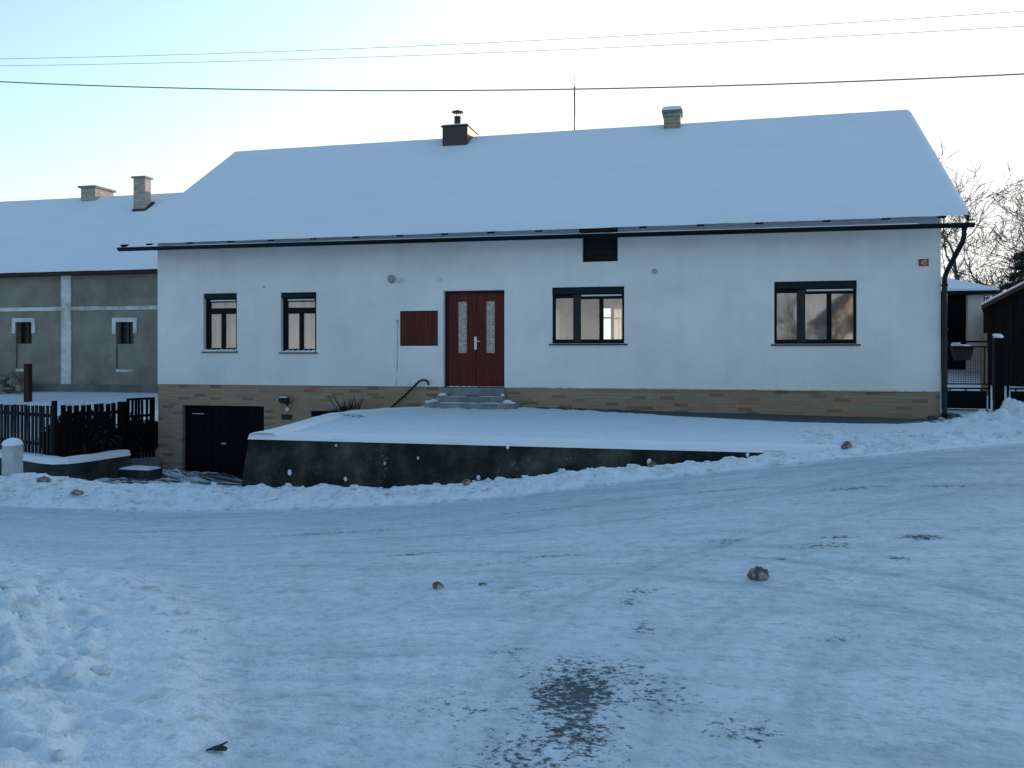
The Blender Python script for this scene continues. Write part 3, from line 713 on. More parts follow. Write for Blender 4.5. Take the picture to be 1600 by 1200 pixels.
# room behind window 3
rm = MB(); a, bb, lo, hi, y0, y1 = -.55, 3.6, 1.05, 3.75, .22, HD-.27
def quad(m, *p): m.add(p, [(0, 1, 2, 3)])
quad(rm, (a, y0, lo), (a, y1, lo), (a, y1, hi), (a, y0, hi)); quad(rm, (bb, y0, lo), (bb, y0, hi), (bb, y1, hi), (bb, y1, lo))
quad(rm, (a, y0, hi), (a, y1, hi), (bb, y1, hi), (bb, y0, hi)); quad(rm, (a, y0, lo), (bb, y0, lo), (bb, y1, lo), (a, y1, lo))
wall_holes(rm, a, bb, lo, hi, y1, RW, .03)
rm.build('room', 'interior', house)
# rear windows seen through the front window
for (ax, bx, az, bz) in RW:
    m = MB(); m.box(ax, ax+.05, HD-.2, HD-.15, az, bz); m.box(bx-.05, bx, HD-.2, HD-.15, az, bz)
    c = (ax+bx)/2; m.box(c-.06, c+.06, HD-.2, HD-.15, az, bz); m.box(ax+.05, bx-.05, HD-.198, HD-.152, bz-.30, bz-.26)
    m.build('rear_window', 'winframe', house)
    curtain(c+.05, bx, az-.1, bz, HD-.40, 3, .03, 'drape', house, 'drape')
curtain(-.5, -.1, 1.9, 3.0, HD-.40, 3, .03, 'drape', house, 'drape')

# front door
dx0, dx1, dz0, dz1 = -.72, .60, .95, 2.97
m = MB(); m.box(dx0, dx0+.07, .12, .2, dz0, dz1); m.box(dx1-.03, dx1, .12, .2, dz0, dz1); m.box(dx0+.07, dx1-.03, .122, .2, dz1-.06, dz1)
door = m.build('door', 'reddark', house, .004)
mid = -.035
for (a, bb, ga, gb) in ((dx0+.07, mid-.004, -.44, -.245), (mid+.004, dx1-.03, .17, .36)):
    m = MB(); g0, g1 = 1.67, 2.75
    m.box(a, ga, .135, .175, dz0+.01, dz1-.06); m.box(gb, bb, .135, .175, dz0+.01, dz1-.06); m.box(ga, gb, .1352, .1752, dz0+.01, g0); m.box(ga, gb, .1352, .1752, g1, dz1-.06)
    for (q0, q1, r0_, r1_) in ((ga-.02, ga, g0-.02, g1+.02), (gb, gb+.02, g0-.02, g1+.02)): m.box(q0, q1, .128, .136, r0_, r1_)
    m.box(ga, gb, .128, .136, g1, g1+.02); m.box(ga, gb, .128, .136, g0-.02, g0)
    nb = 7
    for k in range(1, nb):
        xx = a+(bb-a)*k/nb
        for (zz0, zz1) in ((dz0+.05, g0-.03),) if ga-.02 < xx < gb+.02 else ((dz0+.05, dz1-.1),): m.box(xx-.006, xx+.006, .1305, .1352, zz0, zz1)
    m.build('door_leaf', 'redwood', door, .002)
    box(ga, gb, .15, .156, g0, g1).build('door_glass', 'doorglass', door)
m = MB(); m.box(mid-.045, mid+.012, .112, .129, 1.74, 2.01); m.tube([(mid-.015, .12, 1.91), (mid-.015, .07, 1.91), (mid+.10, .065, 1.912)], .011, 8)
m.build('door_handle', 'handle', door, .003)
box(dx0+.04, dx1-.02, .108, .134, dz0+.001, dz0+.022).build('threshold', 'conduit', door)
m = MB()
for k in range(14):
    m.lump((dx0+.10+k*.045, .10, dz0+.006), (.04, .03, .012+.012*(k % 3 == 1)), 40+k, .3, 5, -.2)
m.build('snow_trace', 'snow_cap', door)
# door steps
m = MB(); m.box(-.735, .61, -.03, .19, .78, .949); m.box(-.75, .66, -.36, .018, .63, .781); m.box(-.90, .96, -.68, .018, .40, .662)
st = m.build('front_steps', 'concrete', house, .012)
m = MB()
for k, (sx, sy, sz, a_, b_, c_) in enumerate(((-.70, -.10, .785, .10, .07, .05), (-.80, -.30, .665, .11, .12, .06), (-.86, -.5, .665, .1, .1, .04), (.72, -.28, .665, .14, .09, .05), (.86, -.5, .665, .10, .10, .03), (-.3, -.33, .783, .2, .03, .012), (.35, -.33, .783, .22, .03, .010), (-.2, -.64, .664, .45, .04, .012), (.5, -.62, .664, .3, .04, .014), (.58, -.06, .785, .04, .05, .05))):
    m.lump((sx, sy, sz), (a_, b_, c_), 70+k, .35, 7, -.1)
m.build('snow_patch', 'snow_cap', st)

# meter cabinet
m = MB(); m.box(-1.68, -.84, -.008, .035, 1.82, 2.56)
cab = m.build('meter_cabinet', 'reddark', house, .006)
m = MB()
for k in range(13): m.box(-1.655+k*.062, -1.655+k*.062+.0595, -.02, -.0085, 1.845, 2.53)
m.build('cabinet_door', 'redwood', cab, .004)
# cable conduit below the cabinet
MB().tube([(-1.74, -.012, 2.36), (-1.745, -.012, 1.7), (-1.75, -.012, 1.32)], .007, 6).build('conduit', 'conduit', house)
MB().tube([(-1.76, -.008, 1.32), (-1.765, -.008, .98)], .008, 6).build('conduit', 'plaster', house)
m = MB(); m.box(-1.765, -1.72, -.03, -.001, 2.33, 2.38); m.build('conduit_box', 'conduit', house)
for bx_, bz_ in ((-1.67, 3.205), (-.80, 3.21)):
    box(bx_-.05, bx_+.05, -.03, -.001, bz_-.05, bz_+.05).build('junction_box', 'pale_render', house, .006)
m = MB(); m.lathe((3.66, 0, 3.28), [(.0, .0), (.05, .001), (.05, .03), (.04, .045), (.012, .05), (.01, .05)], 14, '-y'); m.build('wall_vent', 'conduit', house)
m = MB(); m.box(-4.90, -4.86, -.03, -.001, 3.12, 3.16); m.build('wall_hook', 'conduit', house)

# garage door and basement window
m = MB(); m.box(-6.94, -4.89, .125, .17, -1.4, .489)
gd = m.build('garage_door', 'garage', house)
m = MB(); pn = 9
for k in range(pn): m.box(-6.9+k*.2195, -6.9+k*.2195+.21, .108, .1255, -1.17, .45)
m.build('door_panel', 'garage', gd, .006)
m = MB(); m.box(-6.00, -5.88, .085, .109, -.385, -.355); m.build('garage_handle', 'conduit', gd, .004)
m = MB(); m.box(-6.75, -6.44, .100, .1085, .285, .30); m.build('vent_glint', 'conduit', gd)  # pale strip paints the glint along the vent line
m = MB(); m.box(-3.76, -2.2, .12, .16, -.5, .41); bw = m.build('basement_window', 'garage', house)
m = MB(); m.box(-3.76, -3.70, .10, .12, -.5, .41); m.box(-3.70, -2.2, .10, .12, .36, .41); m.box(-3.0, -2.95, .10, .12, -.5, .36); m.build('window_frame', 'garage', bw)
m = MB(); m.box(-4.45, -4.21, -.012, .017, .21, .32)
lp = m.build('letter_slot', 'black', house, .004)
m = MB(); m.lump((-4.30, -.02, .43), (.045, .045, .055), 5, .08, 8, -1); m.build('bell_button', 'white', house)
# handrail beside the steps down
hp = [(-2.3, -.09, .12), (-1.97, -.09, .41), (-1.56, -.09, .76), (-1.28, -.09, 1.02), (-1.22, -.09, 1.075), (-1.15, -.09, 1.105), (-1.08, -.09, 1.10), (-1.03, -.09, 1.06), (-1.01, -.09, 1.0)]
hr = MB().tube(hp, .022, 10).build('handrail', 'black', house)
for k in (1, 2): MB().tube([hp[k], (hp[k][0], .02, hp[k][2]-.03)], .012, 6).build('rail_bracket', 'black', hr)

# chimneys
def chimney(nm, x0, x1, y0, y1, zb, zt, mat): return box(x0, x1, y0, y1, zb, zt).build(nm, mat, house, .01)
c1 = chimney('chimney', -1.86, -1.20, 3.4, 4.35, 6.4, 7.37, 'chim_metal')
m = MB(); m.box(-1.89, -1.17, 3.37, 4.38, 7.371, 7.40); m.build('chimney_cap', 'chim_metal', c1)
def mound(x0, x1, y0, y1, zb, h, name, parent, mat='snow_cap', seed=0, n=14):
    m = MB(); vs = []
    for j in range(n+1):
        for i in range(n+1):
            u, v = i/n, j/n; e = min(u, 1-u, v, 1-v)*4
            hh = h*math.sqrt(max(0, 1-(1-min(1, e))**2))*(1+.12*math.sin(u*5+seed)*math.cos(v*4+seed*2))
            vs.append((x0+(x1-x0)*u, y0+(y1-y0)*v, zb+hh))
    m.add(vs, [(j*(n+1)+i, j*(n+1)+i+1, (j+1)*(n+1)+i+1, (j+1)*(n+1)+i) for j in range(n) for i in range(n)], True)
    return m.build(name, mat, parent)
mound(-1.885, -1.175, 3.375, 4.375, 7.401, .055, 'snow_cap', c1)
m = MB(); m.lathe((-1.55, 3.7, 7.38), [(.085, 0), (.085, .31), (.075, .31), (.075, .2)], 14); cw = m.build('flue_pipe', 'chim_metal', c1)
m = MB()
for a in (0.6, 2.2, 3.7, 5.3): m.tube([(-1.55+.07*math.cos(a), 3.7+.07*math.sin(a), 7.66), (-1.55+.09*math.cos(a), 3.7+.09*math.sin(a), 7.80)], .008, 5)
m.lathe((-1.55, 3.7, 7.80), [(.155, 0), (.155, .012), (.03, .055), (.005, .06)], 14); m.build('flue_cowl', 'chim_metal', c1)
c2 = chimney('chimney', 3.63, 4.02, 3.62, 4.15, 6.5, 7.42, 'chim_old')
m = MB(); m.box(3.585, 4.065, 3.58, 4.19, 7.421, 7.475); m.build('chimney_cap', 'concrete', c2, .015)
mound(3.58, 4.07, 3.575, 4.195, 7.476, .12, 'snow_cap', c2, seed=2)

# things fixed to the house
ant = thing('antenna', 'thin grey aerial mast rising from the roof ridge', 'antenna', (1.42, 3.95, 6.9))
MB().tube([(1.42, 3.95, 6.9), (1.42, 3.95, 8.30)], .019, 8).build('mast', 'pole', ant)
m = MB(); m.tube([(1.42, 3.95, 8.30), (1.425, 3.95, 8.64)], [.008, .005], 6); m.tube([(1.395, 3.95, 8.29), (1.445, 3.95, 8.31)], .012, 6); m.build('whip', 'pole', ant)

sg = thing('house_number_sign', 'small dark red house number plate at the right corner of the wall', 'sign', (8.55, 0, 3.33))
box(8.465, 8.635, -.022, -.002, 3.265, 3.395).build('plate', 'plate', sg, .012)
DIG = {'4': [[(.7, 0), (.7, 1)], [(.7, 1), (0, .3), (1, .3)]], '5': [[(.95, 1), (.15, 1), (.08, .58), (.5, .64), (.95, .45), (.95, .18), (.55, 0), (.05, .06)]]}
m = MB()
for ch, xo in (('4', 8.505), ('5', 8.556)):
    for st_ in DIG[ch]:
        P = [(xo+p[0]*.038, 3.293+p[1]*.073) for p in st_]
        for p, q in zip(P, P[1:]): m.beam((p[0], -.0245, p[1]), (q[0], -.0245, q[1]), .004, .010, (0, 1, 0)) if False else m.beam((p[0], -.0245, p[1]), (q[0], -.0245, q[1]), .010, .004, (0, 1, 0))
m.build('number', 'white', sg)

la = thing('wall_lamp', 'round grey bulkhead lamp on the wall left of the front door', 'lamp', (-1.87, 0, 3.24))
m = MB(); m.lathe((-1.87, -.001, 3.24), [(.09, 0), (.09, .03), (.075, .04)], 16, '-y'); m.build('base', 'conduit', la)
m = MB(); m.lathe((-1.87, -.035, 3.24), [(.078, 0), (.074, .04), (.055, .075), (.02, .092), (.002, .093)], 16, '-y'); m.build('lamp_shade', 'greyplastic', la)
fl = thing('floodlight', 'small black floodlight on the brick base beside the garage', 'lamp', (-4.31, 0, .62))
m = MB(); m.hexa([(-4.42, -.20, .60), (-4.20, -.20, .60), (-4.23, -.06, .57), (-4.39, -.06, .57)], [(-4.42, -.20, .69), (-4.20, -.20, .69), (-4.23, -.06, .70), (-4.39, -.06, .70)]); m.build('body', 'black', fl, .01)
m = MB(); m.tube([(-4.31, -.08, .60), (-4.31, -.05, .54), (-4.31, .016, .52)], .018, 8); m.build('bracket', 'black', fl)
mound(-4.41, -4.25, -.19, -.08, .70, .02, 'snow_cap', fl)

# ------------------------------------------------------------------ retaining wall of the terrace
rw = thing('retaining_wall', 'dark stained concrete retaining wall below the snowy terrace', 'wall', (1.5, -6, 0))
m = MB(); xs = np.linspace(-1.67, 6.3, 90); vs = []
for i, x in enumerate(xs):
    bx = x-.13*(1 if i == 0 else max(0, 1-(x+1.67)/.8))
    j = .012*math.sin(x*3.1)+.008*math.sin(x*7.7)
    vs += [(bx, -6.10+j, -.75), (x*.5+bx*.5, -6.05+j, .0), (x, -6.0+j*.5, .455), (x, -5.72, .455), (x, -5.72, -.75)]
fs = [(i*5+k, (i+1)*5+k, (i+1)*5+k+1, i*5+k+1) for i in range(len(xs)-1) for k in range(4)]
fs += [(0, 1, 2, 3, 4)]
m.add(vs, fs); m.build('front_face', 'retain', rw)
ys = np.linspace(-5.72, -.05, 60); m = MB(); vs = []
for y in ys:
    x = float(xleft(y)); bt = .13*max(0, min(1, (-y)/6))
    vs += [(x-bt, y, -1.4), (x, y, .44), (x+.26, y, .44), (x+.26, y, -1.4)]
m.add(vs, [(i*4+k, (i+1)*4+k, (i+1)*4+k+1, i*4+k+1) for i in range(len(ys)-1) for k in range(3)]+[(0, 1, 2, 3)]); m.build('side_face', 'retain', rw)
def snow_ribbon(pts, nrm, wid, zf, th, name, parent, seed=0, mat='snow_cap', lip=.03):
    m = MB(); vs = []; K = 9
    for i, (p, nn) in enumerate(zip(pts, nrm)):
        for k in range(K):
            u = k/(K-1); e = min(u, 1-u)*2; hh = th*math.sqrt(max(0, 1-(1-min(1, e*1.6))**2))
            d = -lip+u*(wid+lip*2)
            wob = float(perlin(np.array([p[0]*2.3+seed+d]), np.array([p[1]*2.3+d*2]))[0])*.03+float(perlin(np.array([p[0]*9+seed+d*4]), np.array([p[1]*9]))[0])*.012
            zz = zf(p[0], p[1])+hh*(1+wob*6)
            if k == 0: zz -= .03
            vs.append((p[0]+nn[0]*(d-abs(wob)*(k == 1)), p[1]+nn[1]*(d-abs(wob)*(k == 1)), zz))
    m.add(vs, [(i*K+k, (i+1)*K+k, (i+1)*K+k+1, i*K+k+1) for i in range(len(pts)-1) for k in range(K-1)], True)
    return m.build(name, mat, parent)
pts = [(x, -6.0) for x in np.linspace(-1.68, 6.3, 160)]
snow_ribbon(pts, [(0, 1)]*len(pts), .45, lambda x, y: .462, .055, 'snow_cap', rw, lip=.025)
pts = [(float(xleft(y)), y) for y in np.linspace(-6.0, -.3, 110)]
snow_ribbon(pts, [(1, 0)]*len(pts), .45, lambda x, y: .452+.010*(y+6), .07, 'snow_cap', rw, 4, lip=.025)
m = MB()
for k, (sx, sz, a_) in enumerate(((-1.0, -.02, .05), (-.15, -.08, .055), (1.75, .0, .04), (5.2, .40, .03), (4.0, .28, .045), (3.55, .12, .035), (.42, .15, .02), (2.15, .42, .03), (.9, .24, .02), (-.3, .38, .018))):
    m.lump((sx, -6.045, sz), (a_*.7, .03, a_), 100+k, .3, 6, -1)
m.build('snow_clump', 'snowlump', rw)

# ------------------------------------------------------------------ left: low wall, fence, gate, post
lw = thing('low_garden_wall', 'low dark concrete wall with snow on top under the picket fence', 'wall', (-8, -2.4, -1))
FW = [(-16, .0), (-13, -1.15), (-10.02, -2.0), (-9.08, -2.3), (-8.35, -2.62), (-7.95, -2.72), (-7.70, -2.58), (-7.60, -2.3), (-7.53, -1.7), (-7.47, -1.05)]
def resample(P, n):
    P = np.array(P); s_ = np.r_[0, np.cumsum(np.hypot(*np.diff(P, axis=0).T))]; t = np.linspace(0, s_[-1], n)
    return np.c_[np.interp(t, s_, P[:, 0]), np.interp(t, s_, P[:, 1])]
P = resample(FW, 120); T = np.gradient(P, axis=0); T /= np.hypot(T[:, 0], T[:, 1])[:, None]; NN = np.c_[-T[:, 1], T[:, 0]]
m = MB(); vs = []
for p, nn in zip(P, NN):
    for d, z in ((-.03, -1.3), (0, -.52), (.36, -.52), (.36, -1.3)): vs.append((p[0]+nn[0]*d, p[1]+nn[1]*d, z))
m.add(vs, [(i*4+k, (i+1)*4+k, (i+1)*4+k+1, i*4+k+1) for i in range(len(P)-1) for k in range(3)]+[tuple((len(P)-1)*4+k for k in (3, 2, 1, 0))])
m.build('wall', 'lowwall', lw)
P2 = resample(FW, 260); T = np.gradient(P2, axis=0); T /= np.hypot(T[:, 0], T[:, 1])[:, None]; N2 = np.c_[-T[:, 1], T[:, 0]]
snow_ribbon([tuple(p) for p in P2], [tuple(q) for q in N2], .38, lambda x, y: -.512, .085, 'snow_cap', lw, 9, lip=.015)

def fence_run(root, a, bb, n, pw, ztop, zbot, mat, rails, rail_mat=None, pick_name='picket'):
    a, bb = Vector(a), Vector(bb); d = bb-a; L = d.length; d.normalize(); ang = math.atan2(d.y, d.x)
    m = MB()
    for i, (t, zt) in enumerate(rails):
        m.beam((a.x, a.y+.03, zt[0]), (bb.x, bb.y+.03, zt[1]), .035, .07)
    m.build('rail', mat, root)
    me = None
    for i in range(n):
        p = a+d*(L*(i+.5)/n); f = (i+.5)/n
        zt = ztop[0]+(ztop[1]-ztop[0])*f+random.uniform(-.012, .012); zb = zbot[0]+(zbot[1]-zbot[0])*f
        global OFF
        keep = OFF
        if me is None:
            OFF = Vector((0, 0, 0))
            q = MB(); q.box(-pw/2, pw/2, -.012, .012, 0, 1); me = q.mesh(pick_name); me.materials.append(M[mat]); OFF = keep
        o = bpy.data.objects.new(pick_name, me); COL.objects.link(o); o.parent = root
        o.location = Vector((p.x, p.y, zb))-keep; o.scale = (1, 1, zt-zb); o.rotation_euler = (random.uniform(-.012, .012), random.uniform(-.014, .014), ang)
fe = thing('picket_fence', 'dark wooden picket fence running left from its corner post', 'fence', (-9.5, -1.8, -.5), 'picket fences of the left yard')
fence_run(fe, (-12.9, -.42), (-8.44, -2.17), 31, .088, (.46, .59), (-.48, -.44), 'picket', [(0, (.34, .37)), (0, (-.26, -.24))])
box(-8.42, -8.34, -2.24, -2.16, -.55, .69).build('post', 'picket', fe, .006)
f2 = thing('picket_fence', 'black picket fence in front of the dark bush beside the gate', 'fence', (-8.1, -1.5, -.5), 'picket fences of the left yard')
fence_run(f2, (-8.33, -2.1), (-7.93, -.9), 9, .098, (.58, .575), (-.46, -.52), 'picket_gate', [(0, (.38, .375)), (0, (-.25, -.28))])
box(-7.96, -7.80, -.86, -.72, -.75, .60).build('post', 'picket_gate', f2, .008)
gt = thing('picket_gate', 'small black picket gate next to the white house corner', 'gate', (-7.7, -.35, -.75))
m = MB(); m.beam((-7.835, -.66, .64), (-7.63, -.07, .64), .05, .05); m.beam((-7.835, -.66, .26), (-7.63, -.07, .26), .04, .06); m.beam((-7.835, -.66, -.5), (-7.63, -.07, -.5), .04, .06)
m.beam((-7.835, -.66, -.68), (-7.835, -.66, .66), .05, .05, (1, 0, 0)); m.beam((-7.63, -.07, -.70), (-7.63, -.07, .66), .05, .05, (1, 0, 0)); m.build('frame', 'picket_gate', gt)
fence_run(gt, (-7.82, -.62), (-7.645, -.11), 6, .052, (.62, .62), (-.68, -.70), 'picket_gate', [(0, (-.2, -.2))])
sp = thing('gate_step', 'low concrete step with thin snow between gate and garage', 'step', (-7, -1.2, -1))
m = MB(); m.box(-7.50, -6.72, -1.42, -.98, -1.15, -.80); m.build('slab', 'lowwall', sp, .02)
mound(-7.50, -6.74, -1.40, -1.0, -.799, .05, 'snow_cap', sp, seed=3)
sl2 = thing('gate_threshold', 'grey concrete threshold under the picket gate', 'step', (-7.7, -.4, -1))
m = MB(); m.hexa([(-7.86, -.80, -1.2), (-7.45, -.80, -1.2), (-7.45, -.03, -1.2), (-7.66, -.03, -1.2)], [(-7.86, -.80, -.74), (-7.45, -.80, -.74), (-7.45, -.03, -.74), (-7.66, -.03, -.74)]); m.build('slab', 'concrete', sl2)

po = thing('concrete_post', 'pale square concrete post with a rounded snow cap', 'post', (-7.15, -4.5, -.7))
m = MB(); m.hexa([(-7.31, -4.62, -.8), (-7.05, -4.62, -.8), (-7.05, -4.38, -.8), (-7.31, -4.38, -.8)], [(-7.30, -4.61, .035), (-7.06, -4.61, .035), (-7.06, -4.39, .035), (-7.30, -4.39, .035)]); m.build('shaft', 'post', po, .015)
m = MB(); m.lathe((-7.18, -4.50, .036), [(.15, 0), (.165, .02), (.165, .045), (.14, .09), (.085, .125), (.03, .14), (.002, .14)], 20); m.build('snow_cap', 'snow_cap', po)

def leafy(mb, c, rad, n, size, seed):
    rnd = random.Random(seed)
    for _ in range(n):
        while True:
            p = Vector((rnd.uniform(-1, 1), rnd.uniform(-1, 1), rnd.uniform(-1, 1)))
            if .15 < p.length < 1: break
        q = Vector((c[0]+p.x*rad[0], c[1]+p.y*rad[1], c[2]+p.z*rad[2])); s_ = size*rnd.uniform(.5, 1.3)
        u = Vector((rnd.gauss(0, 1), rnd.gauss(0, 1), rnd.gauss(0, 1))).normalized(); v = u.cross(Vector((rnd.gauss(0, 1), rnd.gauss(0, 1), rnd.gauss(0, 1)))).normalized()
        mb.add([q-u*s_, q+v*s_*.5, q+u*s_, q-v*s_*.5], [(0, 1, 2, 3)])
hb = thing('dark_bush', 'dark leafy bush growing behind the picket fence', 'bush', (-8.4, -1.2, -.5))
m = MB()
for k, (cx, cy, cz, r_) in enumerate(((-8.5, -1.62, -.25, .34), (-8.3, -1.2, -.2, .40), (-8.15, -.9, -.3, .34), (-8.75, -1.75, -.30, .26), (-8.9, -1.6, -.15, .28), (-8.4, -1.3, .08, .34), (-8.25, -1.0, .05, .26), (-8.6, -1.55, .15, .24), (-8.05, -.35, -.3, .36), (-7.95, .15, -.25, .34), (-8.2, -.1, -.05, .3))):
    leafy(m, (cx, cy, cz), (r_, r_, r_*1.1), 1100 if cz < -.1 else 420, .06, 200+k)
m.build('foliage', 'shrub', hb)
m = MB(); rnd = random.Random(3)
for k in range(34):
    bx, by = -8.45+rnd.uniform(-.4, .4), -1.3+rnd.uniform(-.5, .45)
    m.tube([(bx, by, -.55), (bx+rnd.uniform(-.1, .1), by+rnd.uniform(-.1, .1), .1), (bx+rnd.uniform(-.25, .25), by+rnd.uniform(-.2, .2), rnd.uniform(.35, .66))], [.012, .008, .003], 4)
m.build('stem', 'twig', hb)

# ------------------------------------------------------------------ barn on the left
bn = thing('grey_barn', 'long grey rendered outbuilding with small windows and snowy roof behind the left yard', 'barn', (-18, 8, .3))
BX0, BX1 = -30., -9.2
NW = [(-19.16, -18.48, 2.01, 2.77, .32), (-15.06, -14.37, 1.99, 2.74, .32)]
hol = NW+[(-23.4, -22.7, 2.0, 2.75, .32), (-26.9, -26.2, 2.0, 2.75, .32)]
m = MB(); wall_holes(m, BX0, BX1, .5, 4.6, 8, hol, .3)
quad(m, (BX0, 8, .2), (BX0, 8, 4.6), (BX0, 16, 4.6), (BX0, 16, .2)); quad(m, (BX1, 8, .2), (BX1, 16, .2), (BX1, 16, 4.6), (BX1, 8, 4.6))
m.add([(BX1, 8, 4.6), (BX1, 16, 4.6), (BX1, 12, 7.75)], [(0, 1, 2)]); m.add([(BX0, 8, 4.6), (BX0, 12, 7.75), (BX0, 16, 4.6)], [(0, 1, 2)]); quad(m, (BX0, 16, .2), (BX0, 16, 4.6), (BX1, 16, 4.6), (BX1, 16, .2))
m.build('wall', 'grey_render', bn)
box(BX0, BX1+.03, 7.90, 8.002, .0, .60).build('plinth', 'plinth_render', bn)
for x in (-17.24, -24.9):
    box(x, x+.40, 7.945, 8.002, .60, 4.45).build('pilaster', 'pale_render', bn, .008)
for a, bb in ((-24.5, -17.242), (-16.838, BX1), (BX0, -24.902)): box(a, bb, 7.955, 8.002, 3.15, 3.28).build('string_course', 'pale_render', bn)
for a, bb, c, d, _ in hol:
    m = MB(); m.box(a-.14, a, 7.965, 8.003, d-.40, d+.14); m.box(bb, bb+.14, 7.965, 8.003, d-.40, d+.14); m.box(a, bb, 7.965, 8.003, d, d+.14)
    wn = box(a, bb, 8.24, 8.27, c, d).build('window', 'darkglass', bn)
    m.build('window_surround', 'pale_render', wn)
    m = MB()
    for k in (1, 2): m.box(a, bb, 8.2, 8.239, c+(d-c)*k/3-.015, c+(d-c)*k/3+.015)
    m.box((a+bb)/2-.015, (a+bb)/2+.015, 8.2, 8.239, c, d); m.build('bars', 'black', wn)
    m = MB(); m.box(a+.005, a+.065, 7.992, 8.003, 1.16, c-.02); m.build('niche_shade', 'darkglass', wn)  # flat dark strip stands in for the shaded left side of the niche
    m = MB(); m.box(a+.02, bb+.02, 7.97, 8.003, 1.03, 1.12); m.build('ledge', 'pale_render', wn)
m = MB(); m.box(BX0, BX1+.1, 7.55, 7.60, 4.36, 4.50); m.box(BX0, BX1+.1, 7.60, 8.0, 4.36, 4.40); m.build('fascia', 'fascia', bn)
bfn = lambda x, y: (x, y, 4.50+(y-7.5)*.744)
m = MB(); m.hexa([(BX0, 7.5, 4.44), (BX1+.2, 7.5, 4.44), (BX1+.2, 12, 7.78), (BX0, 12, 7.78)], [(BX0, 7.5, 4.50), (BX1+.2, 7.5, 4.50), (BX1+.2, 12, 7.848), (BX0, 12, 7.848)])
m.hexa([(BX0, 12, 7.78), (BX1+.2, 12, 7.78), (BX1+.2, 16.5, 4.44), (BX0, 16.5, 4.44)], [(BX0, 12, 7.848), (BX1+.2, 12, 7.848), (BX1+.2, 16.5, 4.50), (BX0, 16.5, 4.50)])
br = m.build('roof', 'tile', bn)
snow_slope(BX0, BX1+.2, 7.5, 12, bfn, .07, 'snow_cover', br, 130, 40, seed=30, amp=.016)
k1 = box(-16.58, -16.08, 10.85, 11.2, 6.4, 8.30).build('chimney', 'chim_pale', bn)
m = MB(); m.box(-16.64, -16.02, 10.79, 11.26, 8.301, 8.37); m.build('chimney_cap', 'concrete', k1)
m = MB(); m.hexa([(-16.61, 10.81, 7.04), (-16.05, 10.81, 7.04), (-15.95, 11.25, 7.4), (-16.61, 11.25, 7.4)], [(-16.61, 10.81, 7.11), (-16.05, 10.81, 7.11), (-15.95, 11.25, 7.46), (-16.61, 11.25, 7.46)]); m.build('flashing', 'tile', k1)
k2 = box(-19.64, -18.98, 11.7, 12.75, 7.0, 8.23).build('chimney', 'chim_pale', bn)
m = MB(); m.box(-19.72, -18.90, 11.62, 12.83, 8.231, 8.31); m.build('chimney_cap', 'concrete', k2)

yp = thing('yard_post', 'rusty brown post standing in the snow before the grey barn', 'post', (-16.3, 5.5, .1))
m = MB(); m.box(-16.42, -16.24, 5.45, 5.63, -.1, 1.34); m.build('shaft', 'rustpost', yp, .02)
ru = thing('rubble_pile', 'heap of pale rubble and boards against the grey barn', 'rubble pile', (-19.3, 7.2, .3))
m = MB(); rnd = random.Random(12)
for k in range(46):
    u = rnd.random(); m.lump((-20.6+2.5*u+rnd.uniform(-.1, .1), 7.25+rnd.uniform(-.35, .4), .3+rnd.random()*(.72 if u < .7 else .45)), (rnd.uniform(.1, .24), rnd.uniform(.1, .2), rnd.uniform(.06, .16)), 300+k, .4, 6, -1)
m.build('stones', 'rubble', ru)
m = MB(); m.beam((-20.8, 7.0, .35), (-20.3, 7.5, 1.35), .18, .05); m.beam((-19.9, 6.9, .3), (-19.2, 7.3, .85), .2, .04); m.build('boards', 'darkwood', ru)

# ------------------------------------------------------------------ right: garden gate, outbuilding, shed
gg = thing('garden_gate', 'dark green steel garden gate with wire mesh between house and post', 'gate', (9.5, .6, .55), 'garden gate leaves')
def gate_leaf(root, x0, x1, y, zt):
    fr = MB()
    for a, bb, c, d in ((x0, x0+.035, .62, zt), (x1-.035, x1, .62, zt), (x0+.035, x1-.035, zt-.035, zt), (x0+.035, x1-.035, zt-.13, zt-.105), (x0+.035, x1-.035, 1.07, 1.095), (x0+.035, x1-.035, .985, 1.015), (x0+.035, x1-.035, .58, .605)):
        fr.box(a, bb, y, y+.035, c, d)
    fr.build('frame', 'gategreen', root)
    ms = MB(); n = int((x1-x0)/.04)
    for k in range(1, n): ms.box(x0+(x1-x0)*k/n-.0022, x0+(x1-x0)*k/n+.0022, y+.012, y+.016, 1.09, zt-.1)
    nz = int((zt-1.19)/.04)
    for k in range(1, nz): ms.box(x0+.03, x1-.03, y+.0165, y+.0205, 1.09+k*.04-.0022, 1.09+k*.04+.0022)
    for xx in (x0+.10, x1-.10): ms.box(xx-.008, xx+.008, y+.008, y+.024, 1.09, zt-.1)
    ms.build('mesh', 'gategreen', root)
    box(x0+.06, x1-.06, y+.01, y+.024, .62, .955).build('panel', 'gategreen', root)
    m = MB()
    for k in range(3): m.box(x0+.15+k*(x1-x0-.3)/2-.012, x0+.15+k*(x1-x0-.3)/2+.012, y+.008, y+.026, .956, .984)
    m.build('spacer', 'gategreen', root)
gate_leaf(gg, 9.0, 9.84, .6, 1.90)
g2 = thing('garden_gate', 'dark green steel gate leaf right of the round topped gate post', 'gate', (10.8, .6, .55), 'garden gate leaves')
gate_leaf(g2, 10.12, 12.0, .6, 1.86)
gp = thing('gate_post', 'square dark green gate post with a snow cap', 'post', (9.98, .6, .5))
box(9.90, 10.06, .54, .70, .3, 1.95).build('shaft', 'gategreen', gp, .01)
m = MB(); m.lump((9.98, .62, 1.97), (.085, .09, .055), 8, .2, 8, -.4); m.build('snow_cap', 'snow_cap', gp)
